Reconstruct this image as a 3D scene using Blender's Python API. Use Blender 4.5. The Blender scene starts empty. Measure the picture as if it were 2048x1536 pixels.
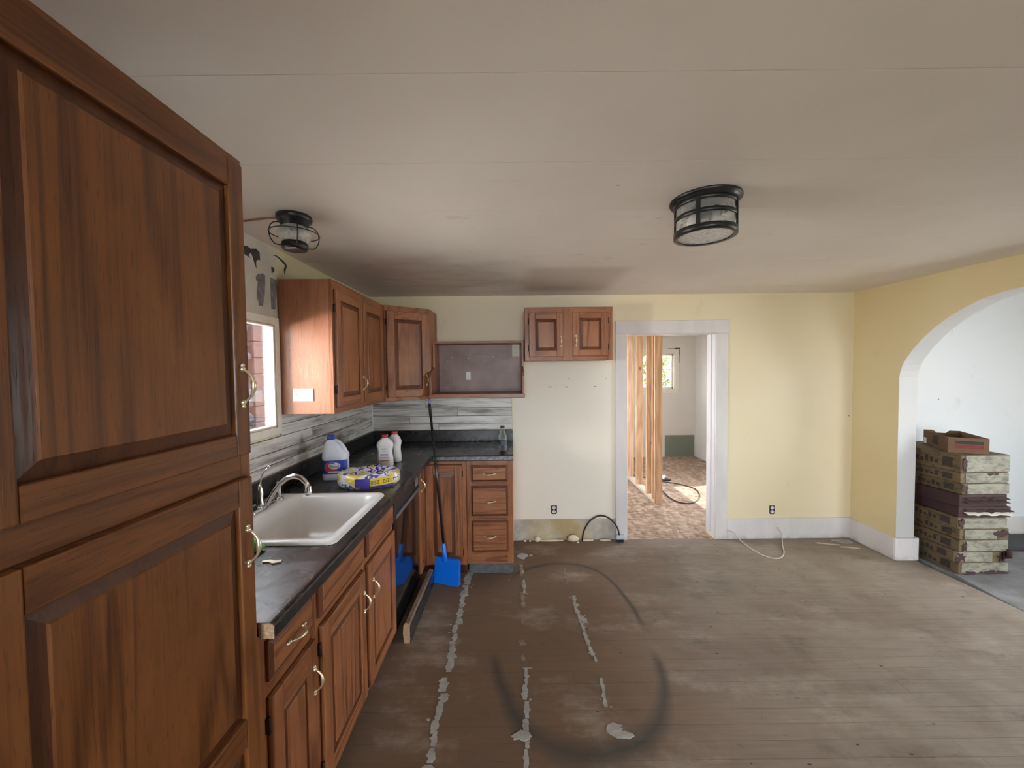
import bpy, math, random
from mathutils import Vector, Matrix, noise as mnoise
random.seed(7)
S = bpy.context.scene
COL = S.collection
R = math.radians

# ------------------------------------------------------------------ camera
CAM_H = 1.6064
F_PX = 778.23
cd = bpy.data.cameras.new('camera'); cam = bpy.data.objects.new('camera', cd); COL.objects.link(cam)
pi_, ya_, ro_ = R(1.95), R(0.03), R(-0.599)
Fv = Vector((math.sin(ya_)*math.cos(pi_), math.cos(ya_)*math.cos(pi_), -math.sin(pi_)))
R0 = Vector((math.cos(ya_), -math.sin(ya_), 0)); U0 = R0.cross(Fv)
Rv = R0*math.cos(ro_)+U0*math.sin(ro_); Uv = -R0*math.sin(ro_)+U0*math.cos(ro_)
M = Matrix((Rv, Uv, -Fv)).transposed().to_4x4(); M.translation = (0, 0, CAM_H)
cam.matrix_world = M
cd.sensor_width = 36; cd.lens = F_PX*36/2048; cd.clip_start = 0.02; cd.clip_end = 200
S.camera = cam
# ------------------------------------------------------------------ world / exposure / light
SKY_STRENGTH = 16.0
SUN_STRENGTH = 30.0
S.view_settings.view_transform = 'Standard'; S.view_settings.look = 'None'
S.view_settings.exposure = 0.45; S.view_settings.gamma = 1.0; S.view_settings.use_curve_mapping = False
w = bpy.data.worlds.new('world'); S.world = w; w.use_nodes = True
wt = w.node_tree
bg = wt.nodes['Background']; bg.inputs['Color'].default_value = (0.88, 0.94, 1.0, 1); bg.inputs['Strength'].default_value = SKY_STRENGTH
sl = bpy.data.lights.new('sun', 'SUN'); so = bpy.data.objects.new('sun', sl); COL.objects.link(so)
sl.energy = SUN_STRENGTH; sl.angle = R(0.6); sl.color = (1.0, 0.93, 0.82)
so.rotation_euler = Vector((-1.25, -0.12, -2.0)).to_track_quat('-Z', 'Y').to_euler(); so.location = (8, 4, 9)

def portal(name, loc, direction, sx, sy, up='Y'):
    l = bpy.data.lights.new(name, 'AREA'); o = bpy.data.objects.new(name, l); COL.objects.link(o)
    l.shape = 'RECTANGLE'; l.size = sx; l.size_y = sy; l.cycles.is_portal = True
    o.location = loc; o.rotation_euler = Vector(direction).to_track_quat('-Z', 'Z').to_euler()
    return o
portal('portal_kitchen_window', (-1.345, 1.70, 1.59), (1, 0, 0), 0.9, 0.58)
portal('portal_south_window', (0.15, -3.65, 1.40), (0, 1, 0), 2.3, 1.7)
portal('portal_parlour_window', (5.36, 1.70, 1.30), (-1, 0, 0), 1.45, 1.9)
portal('portal_parlour_added_window', (4.25, -2.16, 1.35), (0, 1, 0), 1.5, 1.7)
portal('portal_bedroom_side_window', (3.51, 4.96, 1.19), (-1, 0, 0), 1.0, 1.9)
portal('portal_bedroom_left_window', (-0.52, 5.20, 1.55), (1, 0, 0), 1.9, 1.2)
portal('portal_bedroom_north_window', (2.66, 7.22, 1.57), (0, -1, 0), 0.65, 0.65)
gl_ = bpy.data.lights.new('added_glint', 'AREA'); go = bpy.data.objects.new('added_glint', gl_); COL.objects.link(go)   # added lamp standing in for bounced sunlight; its source is unseen
gl_.shape = 'DISK'; gl_.size = 0.22; gl_.energy = 12; gl_.color = (1.0, 0.90, 0.80); gl_.spread = R(110)
go.location = (-2.25, 1.22, 1.60); go.rotation_euler = Vector((1.1, 0.92, 0.0)).to_track_quat('-Z', 'Z').to_euler()
cy = S.cycles
cy.use_denoising = True; cy.max_bounces = 10; cy.diffuse_bounces = 6; cy.glossy_bounces = 4
cy.transparent_max_bounces = 12; cy.transmission_bounces = 8; cy.sample_clamp_indirect = 8.0
cy.caustics_reflective = False; cy.caustics_refractive = False

# ------------------------------------------------------------------ room numbers
XL, XR, YB, H = -1.307, 3.18, 3.625, 2.30
XR2, YS = 3.33, -3.50

# ------------------------------------------------------------------ node helpers
class NT:
    def __init__(s, name):
        s.m = bpy.data.materials.new(name); s.m.use_nodes = True; s.t = s.m.node_tree
        s.b = s.t.nodes['Principled BSDF']; s.out = s.t.nodes['Material Output']
    def n(s, typ, **kw):
        nd = s.t.nodes.new(typ)
        for k, v in kw.items(): setattr(nd, k, v)
        return nd
    def put(s, sock, v):
        if hasattr(v, 'is_linked') or isinstance(v, bpy.types.NodeSocket): s.t.links.new(v, sock)
        elif isinstance(v, (tuple, list)):
            sock.default_value = (*v, 1) if len(sock.default_value) == 4 and len(v) == 3 else v
        else: sock.default_value = v
    def pos(s): return s.n('ShaderNodeNewGeometry').outputs['Position']
    def objc(s, rnd=True):
        o = s.n('ShaderNodeTexCoord').outputs['Object']
        if not rnd: return o
        i = s.n('ShaderNodeObjectInfo').outputs['Random']
        a = s.n('ShaderNodeVectorMath', operation='MULTIPLY'); s.put(a.inputs[0], i); a.inputs[1].default_value = (17, 31, 23)
        b = s.n('ShaderNodeVectorMath', operation='ADD'); s.put(b.inputs[0], o); s.put(b.inputs[1], a.outputs[0])
        return b.outputs[0]
    def rand(s): return s.n('ShaderNodeObjectInfo').outputs['Random']
    def mapp(s, v, scale=(1, 1, 1), loc=(0, 0, 0), rot=(0, 0, 0)):
        m = s.n('ShaderNodeMapping'); s.put(m.inputs['Vector'], v)
        m.inputs['Scale'].default_value = scale; m.inputs['Location'].default_value = loc; m.inputs['Rotation'].default_value = rot
        return m.outputs[0]
    def noise(s, v, scale, detail=3, rough=0.5, dist=0.0):
        m = s.n('ShaderNodeTexNoise'); s.put(m.inputs['Vector'], v); m.inputs['Scale'].default_value = scale
        m.inputs['Detail'].default_value = detail; m.inputs['Roughness'].default_value = rough; m.inputs['Distortion'].default_value = dist
        return m.outputs['Fac']
    def vor(s, v, scale, feat='F1', out='Distance', rnd=1.0):
        m = s.n('ShaderNodeTexVoronoi', feature=feat); s.put(m.inputs['Vector'], v); m.inputs['Scale'].default_value = scale
        m.inputs['Randomness'].default_value = rnd
        return m.outputs[out]
    def math(s, op, a, b=0.0, c=None, clamp=False):
        m = s.n('ShaderNodeMath', operation=op, use_clamp=clamp); s.put(m.inputs[0], a); s.put(m.inputs[1], b)
        if c is not None: s.put(m.inputs[2], c)
        return m.outputs[0]
    def ss(s, v, a, b, o0=0.0, o1=1.0):
        m = s.n('ShaderNodeMapRange', interpolation_type='SMOOTHSTEP'); s.put(m.inputs['Value'], v)
        m.inputs['From Min'].default_value = a; m.inputs['From Max'].default_value = b
        m.inputs['To Min'].default_value = o0; m.inputs['To Max'].default_value = o1
        return m.outputs[0]
    def mix(s, f, a, b, mode='MIX'):
        m = s.n('ShaderNodeMix', data_type='RGBA', blend_type=mode)
        s.put(m.inputs['Factor'], f); s.put(m.inputs[6], a); s.put(m.inputs[7], b)
        return m.outputs[2]
    def ramp(s, f, stops, interp='LINEAR'):
        m = s.n('ShaderNodeValToRGB'); s.put(m.inputs[0], f); e = m.color_ramp.elements; m.color_ramp.interpolation = interp
        while len(e) < len(stops): e.new(0.5)
        for i, (p, c) in enumerate(stops):
            e[i].position = p; e[i].color = (*c, 1) if len(c) == 3 else c
        return m.outputs[0]
    def xyz(s, v):
        m = s.n('ShaderNodeSeparateXYZ'); s.put(m.inputs[0], v); return m.outputs
    def boxm(s, v, ranges, soft=0.02):
        x = s.xyz(v); r = None
        for i, (a, b) in ranges.items():
            t = s.math('MULTIPLY', s.ss(x[i], a-soft, a+soft), s.ss(x[i], b-soft, b+soft, 1, 0))
            r = t if r is None else s.math('MULTIPLY', r, t)
        return r
    def fin(s, col, rough=0.6, bump=None, bs=0.1, bd=0.01, metal=0.0, spec=0.5, coat=0.0):
        s.put(s.b.inputs['Base Color'], col); s.put(s.b.inputs['Roughness'], rough); s.b.inputs['Metallic'].default_value = metal
        s.b.inputs['Specular IOR Level'].default_value = spec
        s.b.inputs['Coat Weight'].default_value = coat; s.b.inputs['Coat Roughness'].default_value = 0.12
        if bump is not None:
            b = s.n('ShaderNodeBump'); s.put(b.inputs['Height'], bump); b.inputs['Strength'].default_value = bs
            b.inputs['Distance'].default_value = bd; s.put(s.b.inputs['Normal'], b.outputs[0])
        return s.m

def plain(name, col, rough=0.5, metal=0.0, var=0.06, spec=0.5, coat=0.0, ns=30):
    t = NT(name); c = t.objc(False); n = t.noise(c, ns, 3)
    lo = tuple(max(0, x*(1-var)) for x in col); hi = tuple(min(1, x*(1+var)) for x in col)
    return t.fin(t.ramp(n, [(0.3, lo), (0.7, hi)]), rough, n, 0.03, 0.002, metal, spec, coat)

# ------------------------------------------------------------------ materials
def oak(name, axis, light=(0.40, 0.158, 0.064), dark=(0.115, 0.034, 0.013), rough=0.34):
    t = NT(name); v = t.objc()
    sc = [1, 1, 1]; sc[axis] = 0.13
    sc[axis] = 0.075; a = t.noise(t.mapp(v, tuple(sc)), 3.6, 3.0, 0.5, 0.5)
    rings = t.math('PINGPONG', t.math('MULTIPLY', a, 12.0), 0.5)
    rings = t.math('MULTIPLY', t.ss(rings, 0.0, 0.30), t.ss(t.noise(v, 7.0, 2), 0.3, 0.7, 0.45, 1.0))
    sc2 = [1, 1, 1]; sc2[axis] = 0.022
    fine = t.noise(t.mapp(v, tuple(sc2)), 150, 3, 0.65)
    sc3 = [1, 1, 1]; sc3[axis] = 0.05
    pore = t.ss(t.noise(t.mapp(v, tuple(sc3)), 420, 1, 0.5), 0.60, 0.72)
    broad = t.noise(t.mapp(v, tuple(sc)), 1.8, 2)
    f = t.math('ADD', t.math('MULTIPLY', rings, 0.34), t.math('MULTIPLY', fine, 0.80))
    f = t.math('ADD', f, t.math('MULTIPLY', broad, 0.35))
    f = t.math('SUBTRACT', f, 0.22)
    col = t.ramp(f, [(0.18, dark), (0.52, tuple((l*0.62+d*0.38) for l, d in zip(light, dark))), (0.88, light)])
    col = t.mix(t.math('MULTIPLY', pore, 0.5), col, tuple(d*0.55 for d in dark))
    rv = t.ss(t.rand(), 0, 1, 0.86, 1.1)
    col = t.mix(1.0, col, t.n_rgb(rv) if hasattr(t, 'n_rgb') else col, 'MIX') if False else col
    bump = t.math('SUBTRACT', t.math('MULTIPLY', fine, 0.4), pore)
    return t.fin(col, t.ss(fine, 0.3, 0.7, rough-0.05, rough+0.12), bump, 0.18, 0.0012, spec=0.45)
OAKZ = oak('oak_vertical', 2); OAKX = oak('oak_along_x', 0); OAKY = oak('oak_along_y', 1)
OAKDARK = oak('oak_dark', 2, (0.10, 0.035, 0.014), (0.05, 0.016, 0.006))  # dark brown oak for toe kicks and upstand trim
VENEER = oak('oak_veneer_side', 2, (0.46, 0.205, 0.115), (0.30, 0.115, 0.060), 0.3)
OAKS = oak('oak_stain_gap_shade', 2, (0.16, 0.055, 0.026), (0.07, 0.022, 0.010))  # pooled stain on panel slopes; also gap shadow painted round fronts
PANZ = oak('pantry_oak_shaded_vertical', 2, (0.25, 0.092, 0.024), (0.075, 0.022, 0.006)); PANY = oak('pantry_oak_shaded_along_y', 1, (0.22, 0.080, 0.022), (0.075, 0.022, 0.006)); PANS = oak('pantry_oak_shaded_recess', 2, (0.11, 0.034, 0.012), (0.05, 0.014, 0.005))  # oak darkened in colour for the weaker light on the pantry
INNER = plain('cabinet_inner_mauve_brown', (0.25, 0.165, 0.15), 0.45, var=0.32, ns=5)

def m_wall(name, base, alt, patches=(), specks=True, rough=0.62):
    t = NT(name); p = t.pos()
    n = t.noise(p, 1.1, 3, 0.5); col = t.mix(t.ss(n, 0.35, 0.68), base, alt)
    for rng, c, soft, amt in patches:
        m = t.boxm(p, rng, soft); m = t.math('MULTIPLY', m, amt); col = t.mix(m, col, c)
    g = t.noise(t.mapp(p, (1, 1, 0.6)), 6, 4, 0.6)
    col = t.mix(t.ss(g, 0.62, 0.85, 0, 0.25), col, (0.42, 0.36, 0.24))
    if specks:
        d = t.vor(p, 3.3); sp = t.ss(d, 0.012, 0.03, 0.8, 0.0); col = t.mix(sp, col, (0.16, 0.12, 0.08))
    fine = t.noise(p, 90, 3)
    return t.fin(col, rough, fine, 0.12, 0.002, spec=0.35)
WALLC = m_wall('cream_yellow_paint', (0.75, 0.665, 0.455), (0.77, 0.69, 0.50),
               patches=[({0: (-0.70, 0.975), 2: (-1, 2.4)}, (0.80, 0.73, 0.57), 0.12, 0.85),
                        ({0: (0.02, 0.96), 2: (0.1, 1.66)}, (0.82, 0.785, 0.70), 0.03, 0.9)])
WALLY = m_wall('yellow_arch_paint', (0.68, 0.56, 0.33), (0.70, 0.60, 0.37))
WHITEW = m_wall('white_parlour_paint', (0.74, 0.78, 0.83), (0.77, 0.79, 0.82), specks=True)
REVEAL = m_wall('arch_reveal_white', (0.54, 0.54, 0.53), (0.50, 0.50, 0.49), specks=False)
BEDW = m_wall('bedroom_plaster', (0.68, 0.665, 0.64), (0.64, 0.61, 0.57), specks=False,
              patches=[({0: (2.79, 3.33), 2: (-0.1, 0.40)}, (0.19, 0.215, 0.175), 0.012, 1.0)])

def m_leftwall():
    t = NT('stripped_wallpaper_wall'); p = t.pos()
    x = t.xyz(p)
    n = t.noise(p, 1.2, 3); col = t.mix(t.ss(n, 0.4, 0.6), (0.62, 0.58, 0.38), (0.66, 0.62, 0.44))
    # bare whitish plaster where the paper came off
    e = t.noise(p, 7, 3); lim = t.math('ADD', x[1], t.math('MULTIPLY', t.math('SUBTRACT', e, 0.5), 0.10))
    bare = t.math('MULTIPLY', t.ss(lim, 2.16, 2.2, 1, 0), t.ss(x[2], 1.86, 1.9))
    white = t.mix(t.noise(p, 9, 4), (0.42, 0.40, 0.35), (0.68, 0.66, 0.61))
    col = t.mix(bare, col, white)
    st = t.noise(t.mapp(p, (1, 1, 0.35)), 14, 5, 0.65)
    smear = t.math('MULTIPLY', t.ss(st, 0.60, 0.70), bare)
    col = t.mix(t.math('MULTIPLY', smear, 0.5), col, (0.16, 0.15, 0.15))
    return t.fin(col, 0.7, t.noise(p, 60, 4), 0.15, 0.002, spec=0.3)
LEFTW = m_leftwall()

def m_ceiling():
    t = NT('ceiling_paint'); p = t.pos()
    n = t.noise(p, 1.4, 4, 0.55)
    col = t.mix(t.ss(n, 0.3, 0.7), (0.76, 0.705, 0.665), (0.81, 0.76, 0.72))
    soot = t.noise(t.mapp(p, (1, 2.2, 1)), 2.6, 4, 0.6)
    region = t.boxm(p, {0: (0.12, 0.82), 1: (2.66, 3.42)}, 0.07)
    col = t.mix(t.math('MULTIPLY', region, 0.34), col, (0.28, 0.21, 0.175))
    reg2 = t.boxm(p, {0: (-1.1, 0.0), 1: (2.4, 3.5)}, 0.4)
    col = t.mix(t.math('MULTIPLY', t.math('MULTIPLY', reg2, t.ss(soot, 0.35, 0.7)), 0.4), col, (0.30, 0.25, 0.22))
    reg3 = t.boxm(p, {0: (-0.3, 1.3), 1: (1.5, 3.3)}, 0.3)
    sp = t.ss(t.noise(t.mapp(p, (1, 2.0, 1)), 6.0, 3, 0.6), 0.63, 0.74)
    col = t.mix(t.math('MULTIPLY', t.math('MULTIPLY', sp, reg3), 0.3), col, (0.26, 0.22, 0.19))
    d = t.vor(p, 2.2); col = t.mix(t.ss(d, 0.008, 0.02, 0.6, 0.0), col, (0.25, 0.2, 0.17))
    return t.fin(col, 0.5, t.noise(p, 120, 2), 0.1, 0.0015, spec=0.35)
CEIL = m_ceiling()

def m_floor():
    t = NT('worn_wood_floorboards'); p = t.pos(); x = t.xyz(p)
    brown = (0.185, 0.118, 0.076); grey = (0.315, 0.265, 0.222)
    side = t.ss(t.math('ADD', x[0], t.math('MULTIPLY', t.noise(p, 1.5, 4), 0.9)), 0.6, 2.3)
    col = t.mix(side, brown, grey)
    big = t.noise(p, 2.2, 5, 0.6)
    col = t.mix(t.ss(big, 0.38, 0.70, 0.0, 0.5), col, (0.17, 0.12, 0.088))
    worn = t.noise(t.mapp(p, (0.6, 1, 1), (3, 8, 0)), 3.2, 6, 0.65)
    col = t.mix(t.ss(worn, 0.50, 0.72, 0.0, 0.55), col, (0.46, 0.40, 0.345))
    grain = t.noise(t.mapp(p, (0.12, 2.2, 1)), 26, 5, 0.65)
    col = t.mix(t.ss(grain, 0.35, 0.8, 0.0, 0.30), col, (0.11, 0.078, 0.058))
    sm = t.noise(t.mapp(p, (1, 1.5, 1), (2, 7, 0)), 3.4, 6, 0.68)
    col = t.mix(t.ss(sm, 0.52, 0.75, 0.0, 0.55), col, (0.12, 0.095, 0.078))
    sm2 = t.noise(t.mapp(p, (1, 2.4, 1), (12, 3, 0)), 9, 5, 0.7)
    col = t.mix(t.ss(sm2, 0.60, 0.74, 0.0, 0.55), col, (0.10, 0.08, 0.066))
    col = t.mix(t.ss(t.rand(), 0, 1, 0.0, 0.08), col, (0.08, 0.055, 0.04))
    gr = t.boxm(p, {0: (1.0, 2.1), 1: (2.6, 3.4)}, 0.35)
    gm = t.math('MULTIPLY', gr, t.ss(t.noise(p, 2.6, 4), 0.48, 0.72))
    col = t.mix(t.math('MULTIPLY', gm, 0.4), col, (0.13, 0.15, 0.125))
    # scuffed dark oval line worn into the boards
    wob = t.noise(p, 2.5, 2)
    dx = t.math('DIVIDE', t.math('SUBTRACT', x[0], 0.345), 0.46)
    dy = t.math('DIVIDE', t.math('SUBTRACT', x[1], 2.38), 0.80)
    rr = t.math('POWER', t.math('ADD', t.math('POWER', t.math('ABSOLUTE', dx), 2.5), t.math('POWER', t.math('ABSOLUTE', dy), 2.5)), 0.4)
    rr = t.math('ADD', rr, t.math('MULTIPLY', t.math('SUBTRACT', wob, 0.5), 0.12))
    dd = t.math('ABSOLUTE', t.math('SUBTRACT', rr, 1.0))
    wd = t.ss(x[1], 1.6, 2.9, 0.10, 0.045)
    ring = t.math('SUBTRACT', 1.0, t.math('DIVIDE', dd, wd), clamp=True)
    gap = t.noise(t.mapp(p, (1, 1, 1), (5, 2, 0)), 1.6, 2)
    gate = t.math('MAXIMUM', t.ss(x[1], 2.05, 2.2, 1, 0), t.math('MULTIPLY', t.ss(x[1], 2.3, 2.5), t.ss(x[0], -0.05, 0.05)))
    ring = t.math('MULTIPLY', t.math('MULTIPLY', ring, gate), t.ss(gap, 0.2, 0.5, 0.55, 1.0))
    col = t.mix(t.math('MULTIPLY', ring, 0.8), col, (0.05, 0.052, 0.05))
    # small dark chips and pale paint drips
    v = t.vor(t.mapp(p, (1, 2.0, 1)), 5.5); chip = t.ss(t.math('ADD', v, t.math('MULTIPLY', t.noise(p, 40, 2), 0.08)), 0.075, 0.10, 0.85, 0)
    col = t.mix(chip, col, (0.04, 0.03, 0.025))
    v2 = t.vor(t.mapp(p, (1, 1.6, 1), (9, 4, 0)), 3.6); col = t.mix(t.ss(v2, 0.018, 0.03, 0.8, 0), col, (0.5, 0.48, 0.44))
    h = t.math('ADD', t.math('MULTIPLY', grain, 0.6), t.math('MULTIPLY', worn, 0.5))
    return t.fin(col, t.ss(worn, 0.3, 0.7, 0.62, 0.8), h, 0.35, 0.003, spec=0.3)
FLOORM = m_floor()
GAPM = plain('dark_gap', (0.03, 0.022, 0.016), 0.9)

def m_osb():
    t = NT('osb_subfloor'); p = t.pos()
    c = t.n('ShaderNodeTexVoronoi'); t.put(c.inputs['Vector'], t.mapp(p, (1, 2.6, 1), (0, 0, 0), (0, 0, 0.5))); c.inputs['Scale'].default_value = 16
    g = t.xyz(c.outputs['Color'])[0]
    c2 = t.n('ShaderNodeTexVoronoi'); t.put(c2.inputs['Vector'], t.mapp(p, (2.4, 1, 1), (3, 1, 0), (0, 0, -0.4))); c2.inputs['Scale'].default_value = 11
    g2 = t.xyz(c2.outputs['Color'])[1]
    f = t.math('MULTIPLY', t.math('ADD', g, g2), 0.5)
    col = t.ramp(f, [(0.1, (0.22, 0.14, 0.10)), (0.5, (0.36, 0.255, 0.19)), (0.9, (0.52, 0.40, 0.31))])
    return t.fin(col, 0.75, f, 0.2, 0.002, spec=0.3)
OSB = m_osb()

def m_carpet():
    t = NT('grey_worn_vinyl'); p = t.pos()
    n = t.noise(p, 4, 6, 0.65); f = t.noise(p, 160, 2)
    col = t.ramp(n, [(0.3, (0.12, 0.12, 0.125)), (0.55, (0.20, 0.20, 0.205)), (0.75, (0.30, 0.30, 0.31))])
    return t.fin(col, 0.75, f, 0.3, 0.002)
CARPET = m_carpet()

def m_laminate():
    t = NT('black_granite_laminate'); v = t.pos()
    n = t.noise(v, 26, 5, 0.7, 0.6); m = t.noise(v, 190, 2, 0.6)
    col = t.ramp(n, [(0.35, (0.010, 0.010, 0.011)), (0.6, (0.028, 0.028, 0.030)), (0.74, (0.085, 0.085, 0.088))])
    col = t.mix(t.ss(m, 0.58, 0.72, 0, 0.5), col, (0.11, 0.11, 0.112))
    glare = t.math('MULTIPLY', t.boxm(v, {0: (-1.4, -0.652), 1: (0.9, 1.325), 2: (0.94, 1.0)}, 0.006), t.ss(t.noise(v, 11, 6, 0.7, 0.8), 0.30, 0.68))  # window glare on the near counter, painted in as pale haze
    col = t.mix(t.math('MULTIPLY', glare, 0.8), col, (0.20, 0.20, 0.235))
    sm = t.noise(v, 5, 4, 0.6)
    return t.fin(col, t.ss(sm, 0.3, 0.7, 0.24, 0.32), t.noise(v, 45, 3), 0.06, 0.002, spec=0.5)
LAM = m_laminate()
def m_chip():
    t = NT('raw_particle_board'); v = t.objc(); n = t.noise(v, 120, 3, 0.7)
    return t.fin(t.ramp(n, [(0.3, (0.30, 0.19, 0.10)), (0.7, (0.62, 0.44, 0.27))]), 0.85, n, 0.3, 0.002)
CHIP = m_chip()

def m_plank(name, axis):
    t = NT(name); v = t.objc(); sc = [1, 1, 1]; sc[axis] = 0.14
    a = t.noise(t.mapp(v, tuple(sc)), 16, 5, 0.65, 0.3)
    sc[axis] = 0.04; b = t.noise(t.mapp(v, tuple(sc)), 70, 4, 0.7)
    f = t.math('ADD', t.math('MULTIPLY', a, 0.75), t.math('MULTIPLY', b, 0.35))
    c_ = t.noise(t.mapp(v, tuple(sc)), 32, 4, 0.75); f = t.math('ADD', f, t.math('MULTIPLY', t.math('SUBTRACT', c_, 0.5), 0.7))
    f = t.math('ADD', f, t.ss(t.rand(), 0, 1, -0.06, 0.06))
    col = t.ramp(f, [(0.34, (0.14, 0.118, 0.098)), (0.45, (0.35, 0.32, 0.29)), (0.56, (0.58, 0.56, 0.53)), (0.74, (0.76, 0.75, 0.73))])
    return t.fin(col, 0.42, b, 0.15, 0.0015)
PLKX = m_plank('weathered_plank_x', 0); PLKY = m_plank('weathered_plank_y', 1)

def m_trim():
    t = NT('white_trim_paint'); p = t.pos(); n = t.noise(t.mapp(p, (1, 1, 0.3)), 5, 5, 0.6)
    col = t.mix(t.ss(n, 0.35, 0.7), (0.70, 0.68, 0.68), (0.62, 0.60, 0.60))
    x = t.xyz(p); low = t.ss(x[2], 0.0, 0.06, 0.45, 0.0)
    col = t.mix(t.math('MULTIPLY', low, t.ss(t.noise(p, 14, 4), 0.4, 0.6)), col, (0.35, 0.31, 0.27))
    d = t.vor(p, 6.0); col = t.mix(t.ss(d, 0.02, 0.04, 0.35, 0), col, (0.4, 0.33, 0.3))
    return t.fin(col, 0.45, t.noise(p, 40, 3), 0.06, 0.002)
TRIM = m_trim()
def m_lumber(name, axis=2):
    t = NT(name); v = t.objc(); sc = [1, 1, 1]; sc[axis] = 0.1
    a = t.noise(t.mapp(v, tuple(sc)), 9, 3, 0.5, 0.4); r_ = t.ss(t.math('PINGPONG', t.math('MULTIPLY', a, 5), 0.5), 0.0, 0.5)
    k = t.ss(t.vor(t.mapp(v, (1, 1, 0.6)), 3.0), 0.05, 0.09, 1, 0)
    col = t.mix(r_, (0.50, 0.29, 0.165), (0.66, 0.43, 0.27)); col = t.mix(k, col, (0.16, 0.07, 0.03))
    return t.fin(col, 0.65, a, 0.1, 0.002)
LUMB = m_lumber('stud_lumber'); LUMBY = m_lumber('plate_lumber', 1)
def m_plaster():
    t = NT('stained_plaster'); p = t.pos(); n = t.noise(p, 6, 5, 0.6); x = t.xyz(p)
    col = t.mix(t.ss(n, 0.35, 0.65), (0.42, 0.39, 0.34), (0.60, 0.57, 0.52))
    st = t.math('MULTIPLY', t.boxm(p, {0: (0.15, 0.72)}, 0.14), t.ss(t.noise(p, 4, 3), 0.35, 0.6, 0.35, 1))
    col = t.mix(t.math('MULTIPLY', st, 0.75), col, (0.47, 0.35, 0.13))
    return t.fin(col, 0.8, n, 0.5, 0.01)
PLAST = m_plaster()
CREAMW = plain('cream_window_paint', (0.72, 0.69, 0.62), 0.45)
PORC = plain('white_sink_enamel', (0.80, 0.79, 0.77), 0.14, var=0.02, coat=0.3)
CHROME = plain('chrome', (0.80, 0.80, 0.81), 0.12, 1.0, 0.02)
BRASS = plain('polished_brass', (0.86, 0.76, 0.55), 0.28, 0.8, 0.05)
HINGE = plain('antique_bronze', (0.045, 0.032, 0.024), 0.5, 0.6)
BLKM = plain('black_metal_lamp', (0.012, 0.014, 0.014), 0.35)
BLKGLOSS = plain('glossy_black_enamel', (0.008, 0.008, 0.009), 0.06, var=0.0, coat=0.5)
BLKPL = plain('black_plastic', (0.015, 0.015, 0.016), 0.4)
BLUEP = plain('blue_plastic', (0.004, 0.18, 0.88), 0.3, var=0.03)
WHITEP = plain('white_plastic', (0.76, 0.76, 0.77), 0.35, var=0.03)
BLUEW = plain('bluish_white_hdpe', (0.68, 0.73, 0.84), 0.35, var=0.03)
REDP = plain('red_cap_plastic', (0.55, 0.03, 0.035), 0.35)
DKBLUE = plain('dark_blue_plastic', (0.02, 0.05, 0.35), 0.35)
GREENP = plain('green_plastic', (0.13, 0.50, 0.09), 0.4)
BEIGE = plain('beige_plastic', (0.60, 0.54, 0.44), 0.45)
PANEL_W = plain('white_panel_plate', (0.80, 0.80, 0.83), 0.35)
FOAM = plain('cream_foam', (0.72, 0.64, 0.48), 0.9, var=0.1)
MORT = plain('grey_thinset', (0.36, 0.36, 0.34), 0.85, var=0.22, ns=18)
MORT2 = plain('brown_worn_thinset', (0.24, 0.185, 0.15), 0.85, var=0.3, ns=25)
PVC = plain('brown_cable_sheath', (0.28, 0.14, 0.09), 0.5)
TANC = plain('tan_cable', (0.46, 0.36, 0.22), 0.5)
CONC = plain('grey_concrete_rubble', (0.30, 0.29, 0.28), 0.9, var=0.2)
DARKGREY = plain('charcoal_remnant', (0.055, 0.05, 0.048), 0.9, var=0.3)
GREYR = plain('grey_paper_remnant', (0.20, 0.19, 0.195), 0.9, var=0.3)
GRASS = plain('pale_gravel_yard', (0.34, 0.325, 0.30), 0.9, var=0.2, ns=4)
LEAF = plain('leaf_green', (0.052, 0.065, 0.020), 1.0, var=0.5, ns=6, spec=0.0)
BRICKM = plain('pale_red_brick', (0.085, 0.058, 0.058), 1.0, var=0.15, spec=0.0)
STONEM = plain('grey_field_stone', (0.048, 0.045, 0.058), 1.0, var=0.4, ns=12, spec=0.0)
GREYSTRIP = plain('grey_toe_strip', (0.11, 0.115, 0.12), 0.7, var=0.25)

def m_pane():
    t = NT('window_glass'); tr = t.n('ShaderNodeBsdfTransparent'); gl = t.n('ShaderNodeBsdfGlossy'); gl.inputs['Roughness'].default_value = 0.02
    mx = t.n('ShaderNodeMixShader'); fr = t.n('ShaderNodeFresnel'); fr.inputs['IOR'].default_value = 1.45
    t.put(mx.inputs[0], t.math('MULTIPLY', fr.outputs[0], 0.8)); t.t.links.new(tr.outputs[0], mx.inputs[1]); t.t.links.new(gl.outputs[0], mx.inputs[2])
    t.t.links.new(mx.outputs[0], t.out.inputs['Surface']); return t.m
PANE = m_pane()
def m_glass(name, tint, dens, rough=0.05, fac=0.5):
    t = NT(name); tr = t.n('ShaderNodeBsdfTransparent'); tr.inputs[0].default_value = (*tint, 1)
    pr = t.b; pr.inputs['Base Color'].default_value = (0.75, 0.75, 0.73, 1); pr.inputs['Roughness'].default_value = rough
    mx = t.n('ShaderNodeMixShader'); lw = t.n('ShaderNodeLayerWeight'); lw.inputs[0].default_value = 0.35
    n = t.noise(t.objc(False), 60, 3)
    t.put(mx.inputs[0], t.math('ADD', t.math('MULTIPLY', lw.outputs['Facing'], fac), t.math('MULTIPLY', n, dens), clamp=True))
    t.t.links.new(tr.outputs[0], mx.inputs[1]); t.t.links.new(pr.outputs[0], mx.inputs[2])
    t.t.links.new(mx.outputs[0], t.out.inputs['Surface']); return t.m
GLOBE = m_glass('seeded_globe_glass', (0.97, 0.96, 0.95), 0.75, 0.1)
DRUMG = m_glass('drum_glass', (0.86, 0.86, 0.84), 0.35, 0.1)
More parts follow.
